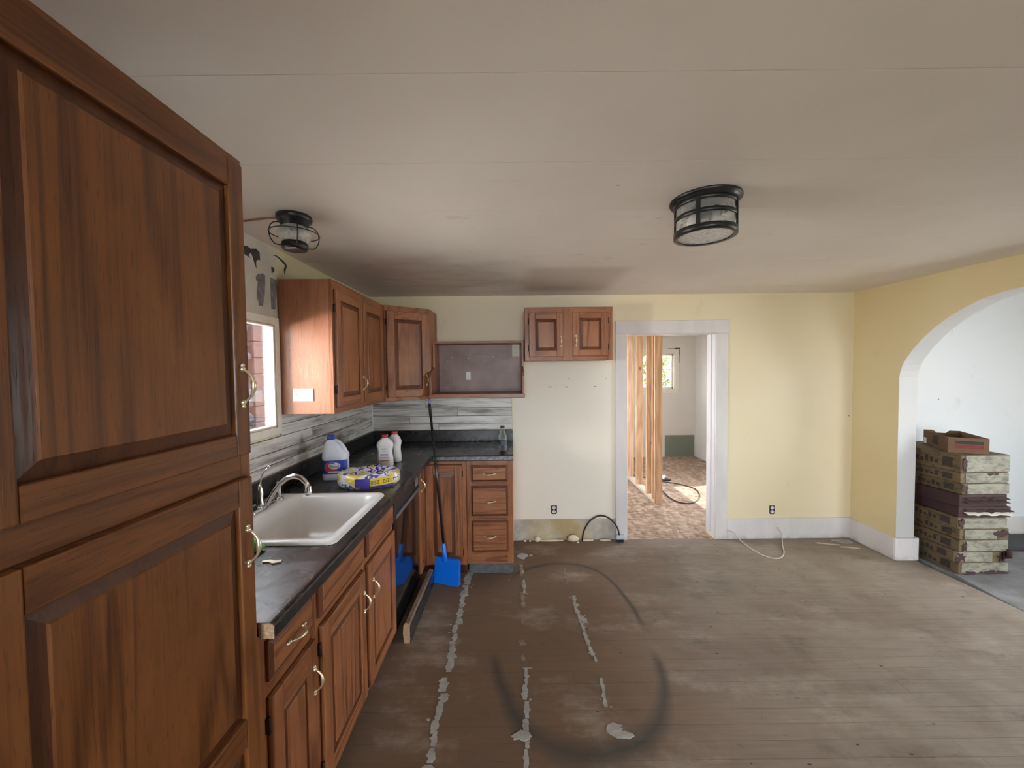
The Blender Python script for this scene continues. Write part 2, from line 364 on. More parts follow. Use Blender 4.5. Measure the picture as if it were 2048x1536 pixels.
FROST = m_glass('frosted_glass', (0.8, 0.8, 0.76), 1.3, 0.3)
BOTG = m_glass('clear_bottle_glass', (0.90, 0.94, 0.93), 0.06, 0.05, 0.75)
COLA = plain('dark_cola', (0.012, 0.010, 0.010), 0.15)
def m_card(name, base, print_amt, pcol, sc=30):
    t = NT(name); v = t.objc(); n = t.noise(v, 6, 4)
    col = t.mix(t.ss(n, 0.3, 0.7), tuple(b*0.8 for b in base), base)
    if print_amt:
        pr = t.noise(t.mapp(v, (1, 1, 2.6)), sc, 5, 0.7)
        col = t.mix(t.ss(pr, 0.60-print_amt*0.12, 0.66, 0, 0.8), col, pcol)
    return t.fin(col, 0.8, t.noise(v, 25, 4), 0.3, 0.004, spec=0.3)
CARDW = m_card('carton_white_print', (0.28, 0.265, 0.205), 1.5, (0.085, 0.09, 0.075), 15)
CARDB = m_card('carton_brown', (0.15, 0.105, 0.058), 0.9, (0.05, 0.035, 0.02), 14)
CARDD = m_card('carton_dark_torn', (0.055, 0.028, 0.027), 0, (0, 0, 0))
CARDT = m_card('tray_cardboard', (0.17, 0.098, 0.058), 0, (0, 0, 0))
INK = plain('dark_ink', (0.035, 0.026, 0.02), 0.8, var=0.3)
REDINK = plain('red_ink', (0.17, 0.03, 0.022), 0.8, var=0.2)
PAPER = plain('torn_paper_white', (0.62, 0.58, 0.50), 0.8)
def m_coil():
    t = NT('printed_yellow_wrap'); v = t.objc(False)
    a = t.noise(t.mapp(v, (0.6, 1, 1)), 16, 4, 0.6, 0.4)
    col = t.ramp(a, [(0.36, (0.70, 0.52, 0.10)), (0.42, (0.72, 0.66, 0.42)), (0.47, (0.74, 0.74, 0.78)), (0.54, (0.06, 0.05, 0.34)), (0.60, (0.72, 0.72, 0.76)), (0.64, (0.62, 0.47, 0.12))], 'CONSTANT')
    b = t.ss(t.noise(v, 70, 3, 0.7), 0.6, 0.66)
    col = t.mix(t.math('MULTIPLY', b, 0.6), col, (0.12, 0.10, 0.10))
    return t.fin(col, 0.22, t.noise(v, 45, 3), 0.5, 0.004, coat=0.4)
COILM = m_coil()
YEL = plain('yellow_print', (0.78, 0.58, 0.06), 0.25, coat=0.3)
PURP = plain('violet_print', (0.05, 0.035, 0.30), 0.25, coat=0.3)
YELPL = plain('pale_yellow_wrap', (0.66, 0.56, 0.22), 0.25, coat=0.3)

# ------------------------------------------------------------------ mesh builder
def wm(o):
    m = o.matrix_basis.copy()
    while o.parent is not None:
        o = o.parent; m = o.matrix_basis @ m
    return m
class MB:
    def __init__(s, xf=None): s.v = []; s.f = []; s.mi = []; s.sm = []; s.xf = xf
    def add(s, vs, fs, mi=0, smooth=False):
        o = len(s.v)
        for v in vs:
            v = Vector(v); s.v.append(s.xf @ v if s.xf is not None else v)
        for f in fs: s.f.append([i+o for i in f]); s.mi.append(mi); s.sm.append(smooth)
        return s
    def box(s, x0, x1, y0, y1, z0, z1, mi=0, skip=()):
        v = [(x0, y0, z0), (x1, y0, z0), (x1, y1, z0), (x0, y1, z0), (x0, y0, z1), (x1, y0, z1), (x1, y1, z1), (x0, y1, z1)]
        f = [(0, 3, 2, 1), (4, 5, 6, 7), (0, 1, 5, 4), (1, 2, 6, 5), (2, 3, 7, 6), (3, 0, 4, 7)]
        return s.add(v, [q for i, q in enumerate(f) if i not in skip], mi)
    def prism(s, poly, axis, a, b, mi=0, smooth=False):
        n = len(poly)
        def P(p, t):
            q = [0, 0, 0]; o = [i for i in range(3) if i != axis]; q[o[0]] = p[0]; q[o[1]] = p[1]; q[axis] = t; return q
        vs = [P(p, a) for p in poly]+[P(p, b) for p in poly]
        s.add(vs, [list(range(n))[::-1], [n+i for i in range(n)]], mi)
        o = len(s.v)-2*n
        for i in range(n):
            j = (i+1) % n; s.f.append([o+i, o+j, o+n+j, o+n+i]); s.mi.append(mi); s.sm.append(smooth)
        return s
    def loft(s, loops, mi=0, caps=True, smooth=True, closed=True):
        n = len(loops[0]); vs = [p for l in loops for p in l]; fs = []
        for k in range(len(loops)-1):
            for i in range(n if closed else n-1):
                j = (i+1) % n; fs.append((k*n+i, k*n+j, (k+1)*n+j, (k+1)*n+i))
        s.add(vs, fs, mi, smooth)
        if caps:
            o = len(s.v)-len(vs); s.f.append([o+i for i in range(n)][::-1]); s.mi.append(mi); s.sm.append(False)
            b = o+(len(loops)-1)*n; s.f.append([b+i for i in range(n)]); s.mi.append(mi); s.sm.append(False)
        return s
    def lathe(s, prof, c=(0, 0, 0), seg=24, mi=0, caps=True, sx=1, sy=1):
        loops = [[(c[0]+r*sx*math.cos(2*math.pi*i/seg), c[1]+r*sy*math.sin(2*math.pi*i/seg), c[2]+z) for i in range(seg)] for r, z in prof]
        return s.loft(loops, mi, caps)
    def tube(s, pts, r, seg=8, mi=0, caps=True, closed=False):
        pts = [Vector(p) for p in pts]; n = len(pts); rr = r if isinstance(r, (list, tuple)) else [r]*n
        loops = []; up = None
        for i, p in enumerate(pts):
            if closed: d = pts[(i+1) % n]-pts[i-1]
            else: d = pts[min(i+1, n-1)]-pts[max(i-1, 0)]
            d.normalize()
            if up is None: up = Vector((0, 0, 1)) if abs(d.z) < 0.9 else Vector((1, 0, 0))
            a = d.cross(up)
            if a.length < 1e-4: a = d.orthogonal()
            a.normalize(); b = a.cross(d); up = b
            loops.append([p+(a*math.cos(2*math.pi*k/seg)+b*math.sin(2*math.pi*k/seg))*rr[i] for k in range(seg)])
        if closed: loops.append(loops[0])
        return s.loft(loops, mi, caps and not closed)
    def ball(s, c, r, seg=10, mi=0, sx=1, sy=1, sz=1):
        k = seg//2+1
        prof = [(max(r*math.sin(math.pi*i/k), r*0.02), -r*sz*math.cos(math.pi*i/k)) for i in range(k+1)]
        return s.lathe(prof, c, seg, mi, True, sx, sy)
    def build(s, name, mats, parent=None, bevel=0.0, local=False, seg=1, sub=0):
        mats = mats if isinstance(mats, (list, tuple)) else [mats]
        vs = s.v
        if parent is not None and not local:
            inv = wm(parent).inverted(); vs = [inv @ v for v in vs]
        lo = Vector([min(v[i] for v in vs) for i in range(3)]); hi = Vector([max(v[i] for v in vs) for i in range(3)])
        c = (lo+hi)/2
        me = bpy.data.meshes.new(name); me.from_pydata([v-c for v in vs], [], s.f)
        for m in mats: me.materials.append(m)
        for p, mi, sm in zip(me.polygons, s.mi, s.sm): p.material_index = mi; p.use_smooth = sm
        me.validate()
        o = bpy.data.objects.new(name, me); o.location = c
        if parent is not None: o.parent = parent
        COL.objects.link(o)
        if bevel:
            b = o.modifiers.new('bevel', 'BEVEL'); b.width = bevel; b.segments = seg; b.limit_method = 'ANGLE'; b.angle_limit = R(40)
        if sub:
            b = o.modifiers.new('sub', 'SUBSURF'); b.levels = sub; b.render_levels = sub
        return o
def thing(name, label, cat, loc=(0, 0, 0), rot=(0, 0, 0), group=None):
    o = bpy.data.objects.new(name, None); COL.objects.link(o); o.location = loc; o.rotation_euler = rot
    o.empty_display_size = 0.1; o['label'] = label; o['category'] = cat
    if group: o['group'] = group
    return o
def tag(o, label, cat, group=None):
    o['label'] = label; o['category'] = cat
    if group: o['group'] = group
    return o
def struct(o): o['kind'] = 'structure'; return o
def text(body, size, parent, mat, mx, name='lettering', extrude=0.0004, align='CENTER', squash=1.0):
    """flat lettering; mx places it in world space"""
    c = bpy.data.curves.new(name, 'FONT'); c.body = body; c.size = size; c.extrude = extrude; c.align_x = align; c.align_y = 'CENTER'
    c.space_character = squash; c.resolution_u = 3; c.materials.append(mat)
    o = bpy.data.objects.new(name, c); COL.objects.link(o)
    bpy.context.view_layer.update(); dg = bpy.context.evaluated_depsgraph_get(); me = bpy.data.meshes.new_from_object(o.evaluated_get(dg))
    bpy.data.objects.remove(o); o = bpy.data.objects.new(name, me); COL.objects.link(o)
    if parent is not None: o.parent = parent; o.matrix_basis = wm(parent).inverted() @ mx
    else: o.matrix_basis = mx
    return o
def frame_mx(O, u, n):
    """local x=u (horizontal), y=up, z=n (outward)"""
    u = Vector(u).normalized(); n = Vector(n).normalized(); up = n.cross(u)
    m = Matrix((u, up, n)).transposed().to_4x4(); m.translation = O; return m

# ================================================================== SETTING
# ---- kitchen floor: slab + boards
fl = struct(MB().box(XL-0.14, XR2, YS-0.14, YB+0.02, -0.06, -0.013).build('floor', GAPM))
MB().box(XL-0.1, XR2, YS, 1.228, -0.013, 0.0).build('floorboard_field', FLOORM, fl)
y = 1.230; row = 0
while y < YB-0.01:
    wd = min(0.0792, YB-y)
    x0 = XL
    cuts = [XL]
    xx = XL+random.uniform(0.7, 1.9)
    while xx < XR2-0.35: cuts.append(xx); xx += random.uniform(1.3, 2.3)
    cuts.append(XR2)
    for a, b in zip(cuts[:-1], cuts[1:]):
        dz = random.uniform(-0.0006, 0)
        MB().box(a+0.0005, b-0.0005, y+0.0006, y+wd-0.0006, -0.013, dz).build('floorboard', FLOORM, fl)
    y += 0.0792; row += 1
# parlour floor beyond the arch
pf = struct(MB().prism([(3.335, -2.0), (5.3, -2.0), (5.3, YB+0.02), (3.40, YB+0.02), (3.40, 2.95), (3.335, 2.55)], 2, -0.06, 0.0015).build('floor_parlour', CARPET))
# bedroom subfloor sheets
bf = struct(MB().box(-0.4, 3.5, YB+0.02, 7.2, -0.06, -0.014).build('floor_bedroom', GAPM))
for i, (ya, yb) in enumerate([(YB+0.005, 4.35), (4.352, 5.57), (5.572, 6.79), (6.792, 7.2)]):
    xs = [-0.4, 0.6, 3.03, 3.5] if i % 2 == 0 else [-0.4, 1.85, 3.5]
    for a, b in zip(xs[:-1], xs[1:]):
        MB().box(a, b-0.003, ya, yb, -0.014, -0.001).build('subfloor_panel', OSB, bf)
# ---- ceiling: slab + wide panels with hairline seams
ce = struct(MB().box(XL-0.14, XR2, YS-0.14, YB+0.15, H+0.012, H+0.12).build('ceiling', GAPM))
ys = [YS-0.14, -2.97, -2.58, -2.19, -1.80, -1.41, -1.02, -0.63, -0.24, 0.15, 0.54, 0.93, 1.32, 1.71, 2.10, 2.49, 2.88, 3.27, YB+0.15]
for a, b in zip(ys[:-1], ys[1:]):
    MB().box(XL-0.14, XR2, a+0.0006, b-0.0006, H, H+0.012).build('ceiling_panel', CEIL, ce, 0.0006)
pc = struct(MB().box(XR2, 5.34, -2.1, YB+0.15, H, H+0.12).build('ceiling_parlour', plain('parlour_ceiling_paint', (0.72, 0.71, 0.69), 0.6)))
bc = struct(MB().box(-0.5, 3.6, YB+0.15, 7.3, H, H+0.12).build('ceiling_bedroom', plain('bedroom_ceiling_paint', (0.70, 0.68, 0.64), 0.6)))

# ---- left wall with window hole
WY0, WY1, WZ0, WZ1 = 1.26, 2.145, 1.305, 1.875
wl = MB()
for xa, xb, ya, yb, za, zb in ((XL-0.022, XL, WY0, WY1, WZ0, WZ1), (XL-0.14, XL-0.022, WY0-0.02, WY1+0.26, WZ0-0.09, WZ1+0.05)):
    wl.box(xa, xb, YS-0.14, ya, -0.05, H+0.01).box(xa, xb, yb, YB+0.15, -0.05, H+0.01)
    wl.box(xa, xb, ya, yb, -0.05, za).box(xa, xb, ya, yb, zb, H+0.01)
wall_left = struct(wl.build('wall_left', LEFTW))
# ---- back wall with doorway
DX0, DX1, DZ = 1.069, 1.899, 1.936
wb = MB()
wb.box(XL, DX0, YB, YB+0.15, 0.205, H+0.01).box(XL, 0.005, YB, YB+0.15, -0.05, 0.205).box(DX1, XR2, YB, YB+0.15, -0.05, H+0.01).box(DX0, DX1, YB, YB+0.15, DZ, H+0.01)
wall_back = struct(wb.build('wall_back', WALLC))
MBp = MB()
nx = 40
vs = []; fs = []
for i in range(nx+1):
    for k in range(7):
        X = 0.005+(DX0-0.005)*i/nx; Z = -0.01+0.215*k/6
        d = 0.010+0.012*mnoise.noise(Vector((X*9, Z*14, 1.3)))+0.006*mnoise.noise(Vector((X*30, Z*40, 4)))
        vs.append((X, YB+max(d, 0.0), Z))
for i in range(nx):
    for k in range(6): a = i*7+k; fs.append((a, a+7, a+8, a+1))
MBp.add(vs, fs, 0, True); MBp.box(0.005, DX0, YB+0.035, YB+0.15, -0.05, 0.204)
MBp.build('bare_plaster_strip', PLAST, wall_back)
for px_, py_, w_ in ((1100, 774, 0.022), (1133, 774, 0.020), (1190, 773, 0.012), (1138, 758, 0.010), (1212, 758, 0.008)):
    d_ = Fv+Rv*((px_-1024)/F_PX)-Uv*((py_-768)/F_PX); t_ = YB/d_.y; gx, gz = d_.x*t_, CAM_H+d_.z*t_
    MB().prism([(gx-w_, gz), (gx-w_*0.2, gz+0.004), (gx+w_, gz+0.0015), (gx+w_*0.3, gz-0.0025)], 1, YB-0.0008, YB).build('gouge', GAPM, wall_back)
# ---- right wall with arch
ARCH = [(3.190, 0.0), (3.190, 1.52), (3.182, 1.57), (3.165, 1.62), (3.135, 1.675), (3.085, 1.745), (3.00, 1.838), (2.92, 1.907), (2.83, 1.968), (2.74, 2.017), (2.65, 2.055), (2.54, 2.083), (2.43, 2.098), (2.30, 2.104)]
mir = [(4.60-y_, z_) for y_, z_ in ARCH[:-1]][::-1]
A = ARCH+mir
wr = MB()
def quadx(pts, xa, mi, flip): wr.add([(xa, p[0], p[1]) for p in pts], [list(range(4))[::-1] if flip else list(range(4))], mi)
for p, q in zip(A[:-1], A[1:]):
    if p[1] < 0.01 and q[1] > 1: pass
    if abs(p[0]-q[0]) > 1e-6:
        for xa, fl_ in ((XR, False), (XR2, True)): quadx([p, q, (q[0], H+0.01), (p[0], H+0.01)], xa, 0 if xa == XR else 2, fl_)
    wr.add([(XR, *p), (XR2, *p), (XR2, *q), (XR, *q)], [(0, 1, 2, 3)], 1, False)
wr.box(XR, XR2, 3.190, YB+0.15, -0.05, H+0.01, 0).box(XR, XR2, YS-0.14, 1.41, -0.05, H+0.01, 0)
wr.add([(XR, 3.1897, 0), (XR2, 3.1897, 0), (XR2, 3.1897, 1.52), (XR, 3.1897, 1.52)], [(0, 1, 2, 3)], 1)
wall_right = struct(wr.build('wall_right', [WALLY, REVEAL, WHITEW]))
# ---- wall behind the camera, with a wide window
wf = MB(); a0, a1, b0, b1 = -0.95, 1.25, 0.60, 2.15
wf.box(XL, a0, YS-0.14, YS, -0.05, H+0.01).box(a1, XR2, YS-0.14, YS, -0.05, H+0.01).box(a0, a1, YS-0.14, YS, -0.05, b0).box(a0, a1, YS-0.14, YS, b1, H+0.01)
wall_front = struct(wf.build('wall_front', WALLC))
def window(name, axis, pos_, u0, u1, z0, z1, inward, cas=0.045, sash=0.035, mullions=(), dd=0.0, g=0.018, deep=0.13):
    """window set in a wall; axis = wall normal axis, pos_ = inner wall face"""
    e = bpy.data.objects.new(name, None); COL.objects.link(e); e['kind'] = 'structure'
    def bx(mb, ua, ub, za, zb, d0, d1):
        d0_, d1_ = sorted((pos_+inward*d0, pos_+inward*d1))
        if axis == 0: mb.box(d0_, d1_, ua, ub, za, zb)
        else: mb.box(ua, ub, d0_, d1_, za, zb)
    e.location = (pos_, (u0+u1)/2, z0) if axis == 0 else ((u0+u1)/2, pos_, z0)
    if cas:
        for q in ((u0-cas, u0+0.004, z0-cas, z1+cas), (u1-0.004, u1+cas, z0-cas, z1+cas), (u0, u1, z1-0.004, z1+cas), (u0, u1, z0-cas, z0+0.004)):
            m = MB(); bx(m, *q, -0.004, 0.014); m.build('casing', CREAMW, e, 0.002)
    fr = MB()
    for q in ((u0, u0+g, z0, z1), (u1-g, u1, z0, z1), (u0, u1, z1-g, z1), (u0, u1, z0, z0+g)): bx(fr, *q, -deep, -0.004)
    fr.build('frame', CREAMW, e)
    sm = MB()
    for q in ((u0+g, u0+g+sash, z0+g, z1-g), (u1-g-sash, u1-g, z0+g, z1-g), (u0+g, u1-g, z1-g-sash, z1-g), (u0+g, u1-g, z0+g, z0+g+sash)): bx(sm, *q, -0.085+dd, -0.05+dd)
    for mu in mullions: bx(sm, mu-0.02, mu+0.02, z0+g, z1-g, -0.085+dd, -0.05+dd)
    sm.build('sash', CREAMW, e, 0.002)
    gm = MB(); bx(gm, u0+g+sash-0.005, u1-g-sash+0.005, z0+g+sash-0.005, z1-g-sash+0.005, -0.070+dd, -0.067+dd); gm.build('pane', PANE, e)
    return e
window('window_1', 0, XL, WY0, WY1, WZ0, WZ1, 1, 0.036, 0.010, (), 0.060, 0.006, 0.026)
window('window_2', 1, YS, a0, a1, b0, b1, 1, 0.08, 0.04, (0.15,))

# ---- parlour walls
pw = MB(); pw.box(XR2, 5.34, YB, YB+0.15, -0.05, H+0.01); struct(pw.build('wall_parlour_back', WHITEW))
pe = MB(); pe.box(5.2, 5.34, -2.1, 1.05, -0.05, H).box(5.2, 5.34, 2.35, YB, -0.05, H).box(5.2, 5.34, 1.05, 2.35, -0.05, 0.4).box(5.2, 5.34, 1.05, 2.35, 2.1, H)
struct(pe.build('wall_parlour_east', WHITEW))
ps = MB(); ps.box(XR2, 3.55, -2.14, -2.0, -0.05, H+0.01).box(4.95, 5.34, -2.14, -2.0, -0.05, H+0.01).box(3.55, 4.95, -2.14, -2.0, -0.05, 0.6).box(3.55, 4.95, -2.14, -2.0, 2.15, H+0.01); struct(ps.build('wall_parlour_front', WHITEW))
window('window_3', 0, 5.2, 1.05, 2.35, 0.4, 2.1, -1, 0.08, 0.04, ())
window('added_window_6', 1, -2.0, 3.55, 4.95, 0.6, 2.15, 1, 0.08, 0.04, ())  # unseen window added to light the parlour's back wall
bbp = MB().box(3.42, 5.2, YB-0.016, YB, 0.0, 0.185).build('baseboard_parlour', TRIM, None, 0.003); struct(bbp)
# ---- bedroom walls
bw = MB(); bw.box(-0.4, 2.36, 7.08, 7.22, -0.05, H).box(2.975, 3.5, 7.08, 7.22, -0.05, H).box(2.36, 2.975, 7.08, 7.22, -0.05, 1.23).box(2.36, 2.975, 7.08, 7.22, 1.90, H)
struct(bw.build('wall_bedroom_back', BEDW))
be = MB(); be.box(3.354, 3.494, YB+0.15, 4.50, -0.05, H).box(3.354, 3.494, 5.42, 7.08, -0.05, H).box(3.354, 3.494, 4.50, 5.42, -0.05, 0.30).box(3.354, 3.494, 4.50, 5.42, 2.08, H)
struct(be.build('wall_bedroom_right', BEDW))
struct(MB().box(-0.5, -0.4, YB+0.15, 4.30, -0.05, H).box(-0.5, -0.4, 6.10, 7.22, -0.05, H).box(-0.5, -0.4, 4.30, 6.10, -0.05, 1.0).box(-0.5, -0.4, 4.30, 6.10, 2.1, H).build('wall_bedroom_left', BEDW))
window('window_7', 0, -0.4, 4.30, 6.10, 1.0, 2.1, 1, 0.07, 0.04, (5.2,), 0.03)
window('window_4', 1, 7.08, 2.36, 2.975, 1.23, 1.90, -1, 0.07, 0.03)
m = MB()
for q in ((2.84, 3.056, 1.975, 1.981), (3.051, 3.056, 1.72, 1.98), (2.97, 3.06, 1.979, 1.989), (3.053, 3.060, 1.86, 1.95)): m.box(q[0], q[1], 7.074, 7.0795, q[2], q[3])
m.build('plaster_crack', BLKPL, bpy.data.objects['wall_bedroom_back'])
window('window_5', 0, 3.354, 4.50, 5.42, 0.30, 2.08, -1, 0.06, 0.03)
# far casing lower sill shade, baseboard chip
# ---- door casing and jambs of the doorway
d1 = bpy.data.objects.new('door_1', None); COL.objects.link(d1); d1.location = ((DX0+DX1)/2, YB, 0); d1['kind'] = 'structure'
MB().box(0.966, DX0+0.003, YB-0.018, YB, 0.0, DZ).build('casing', TRIM, d1, 0.003)
MB().box(DX1-0.003, 2.007, YB-0.018, YB, 0.0, DZ).build('casing', TRIM, d1, 0.003)
MB().box(0.966, 2.014, YB-0.020, YB, DZ, 2.057).build('casing', TRIM, d1, 0.003)
MB().box(DX0-0.004, DX0+0.004, YB-0.002, YB+0.165, 0.0, DZ).build('jamb', TRIM, d1)
MB().box(DX1-0.006, DX1+0.004, YB-0.002, YB+0.150, 0.03, DZ).build('jamb', TRIM, d1)
MB().box(DX1-0.018, DX1-0.004, YB+0.055, YB+0.095, 0.05, DZ).build('door_stop', TRIM, d1, 0.002)
MB().box(DX0, DX1, YB-0.002, YB+0.165, DZ-0.006, DZ+0.004).build('head_jamb', TRIM, d1)
# ---- baseboards
b1_ = struct(MB().box(2.007, XR-0.001, YB-0.016, YB, 0.0, 0.194).build('baseboard_back', TRIM, None, 0.004))
m = MB()
rc = 0.02
poly = [(XR-0.018, YB-0.016), (XR-0.018, 3.172+rc), (XR-0.013, 3.178), (XR, 3.168), (XR2+0.022, 3.168), (XR2+0.030, 3.176), (XR2+0.034, 3.188), (XR2+0.034, 3.28), (XR2, 3.28), (XR2, 3.190), (XR, 3.190), (XR, YB-0.016)]
m.prism(poly, 2, 0.0, 0.186)
struct(m.build('baseboard_right', TRIM, None, 0.003))

# ---- wood plank panelling of the splashback (pieces of the walls)
MB().box(XL, 0.0, YB-0.0015, YB, 1.058, 1.373).build('joint_backing', GAPM, wall_back)
MB().box(XL, XL+0.0015, 2.184, YB, 1.058, 1.376).box(XL, XL+0.0015, 0.995, 2.184, 1.058, 1.254).build('joint_backing', GAPM, wall_left)
rows_z = [1.060, 1.120, 1.190, 1.268, 1.372]
for k in range(4):
    z0, z1 = rows_z[k], rows_z[k+1]
    x = XL+0.001; off = [0.62, 0.35, 0.8, 0.5][k]
    cuts = [x, x+off, 0.0]
    for a, b in zip(cuts[:-1], cuts[1:]):
        MB().box(a+0.0012, b-0.0012, YB-0.007, YB-0.001, z0+0.0016, z1-0.0016).build('plank', PLKX, wall_back, 0.0012)
rows_l = [1.060, 1.112, 1.178, 1.253, 1.318, 1.375]
for k in range(5):
    z0, z1 = rows_l[k], rows_l[k+1]
    end = 0.995 if z1 <= 1.26 else 2.184
    cuts = [YB-0.010]; yy = YB-[0.55, 0.95, 0.4, 0.75, 0.6][k]
    while yy > end+0.15: cuts.append(yy); yy -= [0.78, 0.9, 0.7][k % 3]
    cuts.append(end)
    for a, b in zip(cuts[1:], cuts[:-1]):
        MB().box(XL+0.001, XL+0.007, a+0.0012, b-0.0012, z0+0.0016, z1-0.0016).build('plank', PLKY, wall_left, 0.0012)
MB().box(XL, XL+0.009, YB-0.018, YB-0.0075, 1.058, 1.374).build('corner_strip', PANEL_W, wall_left)
# remnants of wallpaper and soot left on the stripped wall (flat scraps)
def scrap(pts, mat, d=0.0012, nm='wallpaper_scrap'):
    m = MB(); m.prism(pts, 0, XL, XL+d); m.build(nm, mat, wall_left)
import itertools
def onX(px, py, X=XL):
    d = Fv+Rv*((px-1024)/F_PX)-Uv*((py-768)/F_PX); t = X/d.x; return (d.y*t, CAM_H+d.z*t)
def P2(x, y): return onX(480+x/7.68, 440+y/7.68)
for pts, mt in (
    ([(50, 390), (110, 400), (160, 440), (245, 440), (300, 500), (305, 620), (270, 610), (245, 640), (250, 745), (225, 680), (195, 570), (165, 500), (130, 540), (158, 585), (120, 560), (60, 520)], DARKGREY),
    ([(240, 880), (265, 835), (345, 820), (385, 850), (385, 1010), (375, 1180), (350, 1320), (290, 1310), (280, 1230), (262, 1230), (255, 1100), (275, 950), (250, 930)], GREYR),
    ([(465, 880), (550, 920), (560, 1120), (540, 1370), (480, 1365), (468, 1100)], GREYR),
    ([(490, 535), (560, 545), (640, 605), (700, 665), (720, 710), (680, 840), (672, 760), (690, 700), (640, 640), (560, 565)], DARKGREY),
    ([(480, 722), (520, 730), (525, 790), (485, 818)], DARKGREY)):
    scrap([P2(*p) for p in pts], mt)
# ================================================================== CABINETRY
def ring_panel(mb, w0, w1, z0, z1, d0, d1, slope, back, mi=0, edge=0.0):
    """raised field: outer rectangle at depth d0, slopes over `slope` up to d1"""
    o = [(w0, z0), (w1, z0), (w1, z1), (w0, z1)]; i_ = [(w0+slope, z0+slope), (w1-slope, z0+slope), (w1-slope, z1-slope), (w0+slope, z1-slope)]
    e = [(w0+edge, z0+edge), (w1-edge, z0+edge), (w1-edge, z1-edge), (w0+edge, z1-edge)]
    loops = [[(p[0], p[1], back) for p in o], [(p[0], p[1], d0) for p in o]]
    if edge: loops.append([(p[0], p[1], d0) for p in e])
    loops += [[(p[0], p[1], d1-0.002) for p in [(a*0.94+b*0.06, c*0.94+d*0.06) for (a, c), (b, d) in zip(i_, [((w0+w1)/2, (z0+z1)/2)]*4)]] if False else [(p[0], p[1], d1-0.003) for p in i_]]
    k = 0.003; j = [(w0+slope+k, z0+slope+k), (w1-slope-k, z0+slope+k), (w1-slope-k, z1-slope-k), (w0+slope+k, z1-slope-k)]
    loops += [[(p[0], p[1], d1) for p in j]]
    k0 = len(mb.mi); mb.loft(loops, mi, True, False); nl = len(loops)
    for q in range(nl-2): 
        for e_ in range(4): mb.mi[k0+q*4+e_] = 1
def handle_at(parent, mx, L=0.095, vertical=True, name='handle'):
    """brass bow pull: mx local x=along, z=outward"""
    m = MB(mx); n = 13; pts = []; rr = []
    for i in range(n):
        s_ = -1+2*i/(n-1); pts.append((s_*L*0.40, 0, 0.006+0.024*(1-abs(s_)**2.6))); rr.append(0.0030+0.0034*math.exp(-(s_*2.6)**2))
    m.tube(pts, rr, 8)
    for s_ in (-1, 1):
        m.ball((s_*L*0.40, 0, 0.004), 0.0068, 8); m.ball((s_*L*0.49, 0, 0.004), 0.0056, 8)
    return m.build(name, BRASS, parent)
def rot_mx(mx, vertical):
    return mx @ Matrix.Rotation(R(90), 4, 'Z') if vertical else mx
def hinge(parent, mx):
    m = MB(mx); m.box(-0.008, 0.004, -0.022, 0.022, 0, 0.008).tube([(-0.004, -0.024, 0.009), (-0.004, 0.024, 0.009)], 0.004, 6)
    return m.build('hinge', HINGE, parent)
def door(parent, O, u, n, w, h, hp=None, hz=None, hinges=None, stile=0.055, panels=None, HM=OAKY, vert=True, th=0.019, panel_sl=0.032, hL=0.095, VM=OAKZ, RM=None):
    """frame and raised panel door. O = lower left corner on the face plane, u along width, n outward."""
    mx = frame_mx(O, u, n)
    panels = panels or [(stile, h-stile)]
    m = MB(mx)
    m.box(0, stile, 0, h, 0, th, 0).box(w-stile, w, 0, h, 0, th, 0)
    edges = [0]+[z for p in panels for z in p]+[h]
    for a, b in zip(edges[0::2], edges[1::2]): m.box(stile, w-stile, a, b, 0, th-0.0004, 1)
    m.box(-0.0015, w+0.0015, -0.0015, h+0.0015, 0.0, 0.007, 2)  # dark rim painting the gap shadow round the door
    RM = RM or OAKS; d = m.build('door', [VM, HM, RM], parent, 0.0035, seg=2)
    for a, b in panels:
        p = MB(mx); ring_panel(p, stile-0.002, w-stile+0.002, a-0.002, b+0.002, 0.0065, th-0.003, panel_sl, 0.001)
        p.build('panel', [VM, RM], d)
    if hp is not None: handle_at(d, mx @ Matrix.Translation((hp, hz, th)) @ Matrix.Rotation(R(90), 4, 'Z'), hL)
    if hinges:
        side, zs = hinges
        for z in zs: hinge(d, mx @ Matrix.Translation((0 if side < 0 else w, z, 0)) @ Matrix.Scale(1 if side < 0 else -1, 4, (1, 0, 0)))
    return d
def drawer(parent, O, u, n, w, h, HM=OAKY, handle=True):
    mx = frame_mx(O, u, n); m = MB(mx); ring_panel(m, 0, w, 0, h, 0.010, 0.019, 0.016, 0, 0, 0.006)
    d = m.build('drawer', [HM, OAKS], parent, 0.0012)
    if handle: handle_at(d, mx @ Matrix.Translation((w/2, h/2, 0.019)))
    return d

# ---- tall pantry cabinet, near left
TX = -0.668; PE = 0.983
pt = thing('pantry_cabinet', 'tall oak pantry cabinet in shade-darkened tone filling the left edge of the picture', 'cabinet', (-1.0, 0.70, 0), (0, 0, 0))
MB().box(XL+0.004, TX-0.019, 0.40, PE-0.002, 0.0, 2.132).build('carcass', PANZ, pt, 0.002)
ff = MB(); ff.box(TX-0.019, TX, 0.40, 0.440, 0.08, 2.132, 0).box(TX-0.019, TX, 0.950, PE, 0.08, 2.132, 0)
ff.box(TX-0.019, TX-0.0005, 0.440, 0.950, 2.07, 2.132, 1).box(TX-0.019, TX-0.0005, 0.440, 0.950, 1.333, 1.427, 1).box(TX-0.019, TX-0.0005, 0.440, 0.950, 0.08, 0.13, 1)
ff.build('face_frame', [PANZ, PANY], pt, 0.0015)
MB().box(XL+0.01, TX-0.08, 0.41, 0.98, 0.0, 0.085).build('toe_kick', GREYSTRIP, pt)
